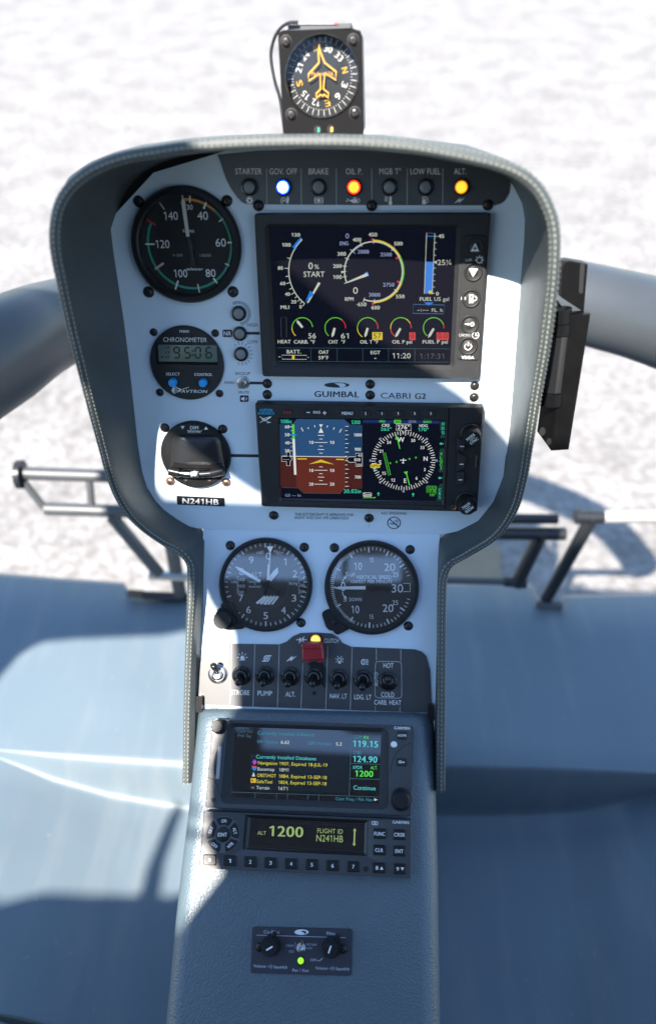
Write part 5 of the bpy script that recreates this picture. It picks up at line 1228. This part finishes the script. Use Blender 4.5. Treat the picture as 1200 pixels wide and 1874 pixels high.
def gkey(x, y, w, hh, s_, tw, tri=0):
    def mk(g, h):
        g.text(q, s_, x - (10 if tri else 0), y, 18, h, M_WHT, tw, bold=1, slope=.04)
        if tri: g.poly(q, [(x + 4, y + 8 * tri), (x + 22, y + 8 * tri + 1), (x + 13, y - 8 * tri)], h, M_WHT)
    keyobj(q, rrect([(x - w / 2, y - hh / 2 - 1), (x + w / 2, y - hh / 2 + 1), (x + w / 2, y + hh / 2 + 1), (x - w / 2, y + hh / 2 - 1)], 9), HN - .001, HN + .0014, T, M_BLK, marks=mk)
for k, (x, y) in enumerate(((90, 277), (188, 281), (288, 286), (387, 291), (487, 296), (588, 300), (689, 305), (790, 310))): gkey(x, y, 64, 52, str(k), 11)
for s_, x, y, w in (('FUNC', 918, 149, 52), ('CRSR', 1015, 154, 52), ('CLR', 916, 229, 38), ('ENT', 1014, 234, 38)): gkey(x, y, 64, 50, s_, w)
gkey(915, 316, 66, 52, '8', 12, 1); gkey(1016, 321, 64, 52, '9', 12, -1)
fq = q.frame(155, 152, HN)
for s_, a0, a1, rt_, w in (('ON', -27, 35, 0, 28), ('ALT', 45, 104, 75, 34), ('VFR', 112, 168, -40, 38), ('OFF', 190, 246, 40, 36), ('SBY', 257, 322, -70, 38)):
    pts = [(78 * math.sin(math.radians(a)), -78 * math.cos(math.radians(a))) for a in [a0 + (a1 - a0) * k / 8 for k in range(9)]] + [(44 * math.sin(math.radians(a)), -44 * math.cos(math.radians(a))) for a in [a1 - 4 - (a1 - a0 - 8) * k / 8 for k in range(9)]]
    am = math.radians((a0 + a1) / 2)
    keyobj(fq, pts, 0, .0016, T, M_BLK, .0006, marks=lambda g, h: g.text(fq, s_, 61 * math.sin(am), -61 * math.cos(am), 15, h, M_WHT, w * .85, rot=rt_, bold=1))
g = MB(); g.lathe(fq, [(35, 0), (34, .0016), (30, .002), (0, .002)], M_BLK, 28); g.text(fq, 'IDNT', 0, 0, 17, .002 + EPS, M_WHT, 44, bold=1); g.build('key', T)

# ------------------------------------------------------------------ intercom plate
q = C.crop(430, 1680, 4.8); HI = .0016
T = thing('intercom_panel', 'small dark intercom plate with two black knobs and a green light', 'intercom', q(585, 295))
g = MB(); MPL = mat('plate_plum', (.035, .034, .045), .5, var=(200, .2)); g.prism(q, rrect([(150, 77), (1030, 99), (1022, 510), (138, 486)], 30), 0, HI, MPL, .0003)
h = HI + EPS; MLT = mat('plate_text', (.42, .46, .52), .5)
for s_, x, y, hh, w, b_ in (('Co-Pilot', 323, 123, 28, 138, 1), ('Pilot', 843, 136, 28, 74, 1), ('CREW', 482, 243, 20, 70, 0), ('ISO', 496, 294, 20, 42, 0), ('NO NAV', 675, 234, 20, 88, 0), ('NAV', 654, 265, 20, 48, 0), ('OFF', 688, 369, 22, 56, 1), ('Volume', 217, 422, 26, 106, 1), ('Squelch', 399, 430, 26, 118, 1), ('Volume', 759, 440, 26, 106, 1), ('Squelch', 942, 446, 26, 118, 1), ('Pwr / Xmt', 576, 460, 26, 144, 1)): g.text(q, s_, x, y, hh, h, MLT, w, bold=b_, slope=.025)
g.seg(q, 188, 150, 970, 173, 5, h, MLT); g.seg(q, 530, 212, 528, 272, 3, h, MLT); g.path(q, [(720, 374), (745, 376), (768, 352)], 7, h, MLT)
for x, y in ((304, 427), (847, 443)): g.band(q, x, y, 8, 11, 0, 360, h, MLT); g.band(q, x, y, 20, 23, 20, 160, h, MLT); g.seg(q, x - 24, y, x - 10, y, 3, h, MLT); g.seg(q, x + 10, y, x + 26, y, 3, h + EPS, MLT)
fq = q.frame(584, 124, h); g.disc(fq, 0, 0, 62, 0, M_WHT, 32, .34); g.poly(fq, [(-10, -9), (26, -12), (46, 2), (30, 16), (20, 4), (4, -3)], EPS, MPL)
g.build('face_plate', T)
for x, y, rt_, nub in ((300, 268, 62, 20), (830, 280, 22, 38)):
    fk = q.frame(x + 18, y - 30, HI)
    g = MB(); g.lathe(fk, [(84, 0), (84, .004), (78, .0065), (0, .0066)], M_BLK, 36); g.build('outer_ring', T)
    fn = fk.rot(nub); g = MB(); g.prism(fn, [(-14, -112), (14, -112), (24, -70), (-24, -70)], .001, .006, M_BLK, .0008); g.build('pointer_tab', T)
    fk2 = q.frame(x, y, HI + .016, rt_)
    g = MB(); f3 = Frm(fk2.P - fk2.n * .012, fk2.U, fk2.V, fk2.n, fk2.s); g.lathe(f3, [(72, 0), (70, .010), (64, .012), (0, .012)], M_BLK, 36); g.seg(f3, 0, -34, 0, 28, 13, .012 + EPS, M_WHT); g.build('knob', T)
for x, y in ((214, 254), (952, 272)): screw(q, x, y, 32, T, h=HI)
Tt = toggle(q, 580, 262, HI, (582, 240), 'tiny steel toggle switch between the words CREW and NAV', TOG_F, .009, .42)
lamp(q, 578, 372, 37, HI - .001, 'small green lit lamp above the words Pwr / Xmt', LENS_GRN)

# ------------------------------------------------------------------ magnetic compass on top of the hood
HCm = .004; q = A.crop(420, 20, 3.75)
T = thing('magnetic_compass', 'black upright magnetic compass with orange aircraft outline on top', 'compass', A(590, 262, 0))
M_CB = mat('compass_plate', (.008, .008, .0085), .6, spec=.08, var=(60, .2), bump=('n', 900, .1, .0003))
g = MB(); pl8 = rrect([(330, 132), (908, 126), (922, 868), (372, 868)], 42, 11); RC_ = .009
f = q.frame(634, 452, HCm); NC = 72
def onpoly(th, P, c):
    dx, dy = math.sin(th), -math.cos(th); best = None
    for k in range(len(P)):
        (x0, y0), (x1, y1) = P[k], P[(k + 1) % len(P)]; ex, ey = x1 - x0, y1 - y0; den = dx * ey - dy * ex
        if abs(den) < 1e-9: continue
        t_ = ((x0 - c[0]) * ey - (y0 - c[1]) * ex) / den; u_ = ((x0 - c[0]) * dy - (y0 - c[1]) * dx) / den
        if t_ > 0 and -1e-6 <= u_ <= 1 + 1e-6 and (best is None or t_ < best): best = t_
    return (c[0] + dx * best, c[1] + dy * best)
ths = [2 * PI * k / NC for k in range(NC)]
ci = [f(248 * math.sin(t_), -248 * math.cos(t_)) for t_ in ths]
po = [q(*onpoly(t_, pl8, (634, 452)), HCm) for t_ in ths]
ia = [g.add(p - q.n * .004) for p in po]; ib = [g.add(p) for p in po]; ic = [g.add(p) for p in ci]; id_ = [g.add(p - q.n * (RC_ + .002)) for p in ci]
for X, Y in ((ia, ib), (ib, ic), (ic, id_)):
    for k in range(NC): g.face([X[k], X[(k + 1) % NC], Y[(k + 1) % NC], Y[k]], M_CB)
g.build('front_plate', T)
M_CW = mat('compass_white', (.42, .42, .40), .6); M_CY = mat('compass_yellow', (.48, .27, .015), .6)
M_CG = mat('compass_case', (.26, .27, .27), .4, var=(60, .15))
g = MB(); R0 = rrect([(350, 128), (898, 122), (915, 860), (385, 860)], 60); p1 = [q(x, y, HCm - .004) for x, y in R0]
cc = sum(p1, Vector()) / len(p1)
sh_ = [p - q.n * .045 + vA * .004 for p in p1]
ia = [g.add(p) for p in p1]; ib = [g.add(p) for p in sh_]; n = len(p1)
for i in range(n): j = (i + 1) % n; g.face([ia[i], ia[j], ib[j], ib[i]], M_CG)
g.face(ib, M_CG); g.build('case', T)
f = q.frame(634, 452, HCm)
g = MB(); g.lathe(f, [(254, -.0002), (254, .0008), (250, .0010), (246, -.0005)], M_BLKG, 64); g.build('dial_ring', T)
d = q.frame(634, 450, HCm - RC_); g = MB(); g.disc(d, 0, 0, 262, 0, mat('dial_slate', (.020, .023, .027), .7, spec=.2), 64); e = EPS
for k in range(36): g.tick(d, 0, 0, k * 10 - 4, 198, 240, 4.6, e, M_CW); g.tick(d, 0, 0, k * 10 + 1, 198, 205, 4.5, e, M_CW)
for s_, x, y, mm in (('W', 588, 271, M_CY), ('30', 676, 276, M_CW), ('33', 749, 325, M_CW), ('N', 789, 410, M_CY), ('3', 789, 503, M_CW), ('6', 744, 578, M_CW), ('E', 673, 623, M_CY), ('12', 592, 619, M_CW), ('15', 520, 571, M_CW), ('S', 479, 494, M_CY), ('21', 479, 397, M_CW), ('24', 520, 318, M_CW)):
    a = math.degrees(math.atan2(x - 634, 450 - y)); g.text(d, s_, x - 634, (y - 450) * .93, 40, e, mm, {1: 32, 2: 52}[len(s_)], rot=a, bold=1)
g.build('dial_face', T)
g = MB(); AP = [(-16, -205), (-10, -155), (20, -85), (98, -28), (98, 24), (22, -20), (12, 82), (46, 108), (46, 140), (18, 118), (4, 128), (-6, 118), (-36, 142), (-36, 112), (-6, 82), (-10, -16), (-88, 30), (-90, -12), (-18, -85), (-22, -150)]
fp = d; g.path(fp, [(x, y * .93) for x, y in AP], 11, .003, mat('plane_orange', (.60, .28, .015), .5), True)
g.text(fp, 'Made in USA', 5, -14, 24, .003, MATS['plane_orange'], 150); g.build('aircraft_outline', T)
g = MB(); g.disc(f, 0, 0, 248, .0042, glass('compass_glass', .03), 64); g.build('cover_glass', T)
g = MB(); g.prism(q, rrect([(398, 96), (838, 82), (834, 118), (402, 134)], 6), HCm - .030, HCm - .003, mat('top_bracket', (.07, .075, .08), .4), .0006)
g.quad(q, 480, 84, 716, 92, HCm - .002, mat('bracket_strip', (.32, .33, .34), .4)); g.quad(q, 716, 83, 742, 92, HCm - .002, M_RED); g.build('top_bracket', T)
for x, y in ((604, 815), (694, 812)):
    g = MB(); fo = q.frame(x, y, HCm); g.lathe(fo, [(27, 0), (26, .0004), (22, .0004), (20, .0001), (0, .0001)], M_SLOT, 20); g.quad(fo, 0, -14, 14, 16, .0003, M_YEL if x > 650 else M_GRN); g.build('adjuster_hole', T)
for x, y in ((386, 211), (847, 201), (424, 712), (859, 700)): screw(q, x, y, 34, T, SCR_S if 0 else SCR_K, h=HCm)
g = MB(); W_ = catmull([(470, 78, .0), (400, 84, .0), (340, 130, -.004), (300, 210, -.01), (284, 320, -.012), (310, 480, -.012), (345, 600, -.012), (368, 760, -.012), (380, 860, -.012)], 6)
g.tube([q(x, y, HCm + z) for x, y, z in W_], 11 * f.s, M_TUBEB, 10); g.build('wire', T)

# ------------------------------------------------------------------ clamp mount on the right flank of the hood
q = A.crop(780, 440, 2.676); HM = .040
T = thing('tablet_mount', 'black metal tablet clamp fixed to the right flank of the leather hood', 'tablet mount', q(640, 560, .02))
M_AL = mat('mount_black', (.003, .003, .0033), .4, spec=.2, var=(80, .2))
g = MB(); g.prism(q, [(690, 366), (802, 360), (695, 1025), (610, 1030)], HM - .014, HM, M_AL, .0006)
top = [q(x, y, HM) for x, y in [(690, 366), (610, 1030)]]; lo = [q(x, y, HM - .022) for x, y in [(541, 935), (628, 272)]]
ids = [g.add(p) for p in top + lo]; g.face(ids, M_AL)
ids = [g.add(p) for p in (q(690, 366, HM), q(802, 360, HM), q(800, 350, HM - .004), q(700, 356, HM - .004), )]; g.face(ids, M_AL)
for (x, y), (x2, y2) in (((585, 830), (604, 930)), ):
    pass
for x, y, rx in ((598, 985, 13), (566, 935, 15)): 
    fo = q.frame(x, y, HM + .0002); g.disc(fo, 0, 0, rx, .0004, M_SLOT, 16, 1.5)
g.build('clamp_body', T)
g = MB(); pts = [(682, 106), (700, 100), (790, 116), (770, 352), (660, 280), (668, 140)]; g.prism(q, pts, HM - .028, HM - .008, M_AL, .0008)
g.prism(q, rrect([(752, 112), (774, 114), (764, 262), (744, 258)], 9), HM - .008, HM - .0076, M_SLOT); g.build('clamp_tongue', T)
g = MB()
def cylpx(P, r, mt): g.tube([q(x, y, z) for x, y, z in P], r, mt, 26)
cylpx([(644, 332, HM - .006), (642, 402, HM - .006)], .0094, M_AL); cylpx([(642, 405, HM - .006), (640, 458, HM - .006)], .0100, M_AL); cylpx([(640, 462, HM - .006), (608, 735, HM - .006)], .0088, M_BLKG); cylpx([(608, 738, HM - .006), (600, 800, HM - .006)], .0100, M_AL)
g.build('pivot_drum', T)

# ------------------------------------------------------------------ seat edge, then unseen seat and dark walls that cut ambient light
g = MB(); P = [(x, y, .82) for x, y in catmull([(-260, 1800), (-120, 1835), (-30, 1850), (40, 1862), (100, 1882), (170, 1930), (240, 2010)], 5)]
L = []
for x, y, z in P:
    row = [cp(x, y + 6, z + .06), cp(x, y + 1, z + .012), cp(x, y, z + .004), cp(x - 2, y + 4, z), cp(x - 6, y + 14, z - .001), cp(x - 10, y + 24, z + .001), cp(x - 20, y + 60, z - .006), cp(x - 60, y + 200, z - .01)]
    L.append([g.add(p) for p in row])
for a, c in zip(L, L[1:]):
    for k in range(len(a) - 1): g.face([a[k], c[k], c[k + 1], a[k + 1]], M_LEA)
tag(g.build('seat_cushion', ang=80), 'blurred grey leather seat cushion edge in the lower left corner', 'seat')
g = MB(); pr = rrect([(-.30, -.17), (.30, -.17), (.30, .17), (-.30, .17)], .06, 6)
sx = Frm(Vector((.47, -.19, .44)), Vector((1, 0, 0)), Vector((0, 1, 0)), Vector((0, 0, 1)), 1)  # out-of-view seat, added to darken the right floor step
g.loft(sx, [(pr, 0), (pr, .2), ([(x * .985, y * .985) for x, y in pr], .235), ([(x * .93, y * .9) for x, y in pr], .255), ([(x * .6, y * .6) for x, y in pr], .262)], M_LEA)
tag(g.build('seat_cushion', ang=80), 'unseen grey leather seat cushion on the right, added to darken the floor', 'seat')
g = MB(); M_BH = mat('bulkhead_dark', (.03, .033, .037), .7)  # unseen rear wall, added dark to block light from the ground
g.prism(UNIT, box4(-1.0, 0, 1.0, .02), 0, 1, M_BH)
for i, v in enumerate(g.v): g.v[i] = Vector((v.x, -1.22 + v.y, .35 + v.z * 1.50))
structure(g.build('bulkhead_wall', org=Vector((0, -1.22, .5))))

for sx in (-1, 1):
    g = MB(); g.prism(UNIT, box4(-.012, .10, .012, 1.19), .35, 1.12, M_BH)  # unseen side walls, added to reduce ambient light on the panel
    for i, v in enumerate(g.v): g.v[i] = Vector((v.x + sx * .86, v.y, v.z))
    structure(g.build('cabin_side_wall', org=Vector((sx * .86, -.6, .5))))
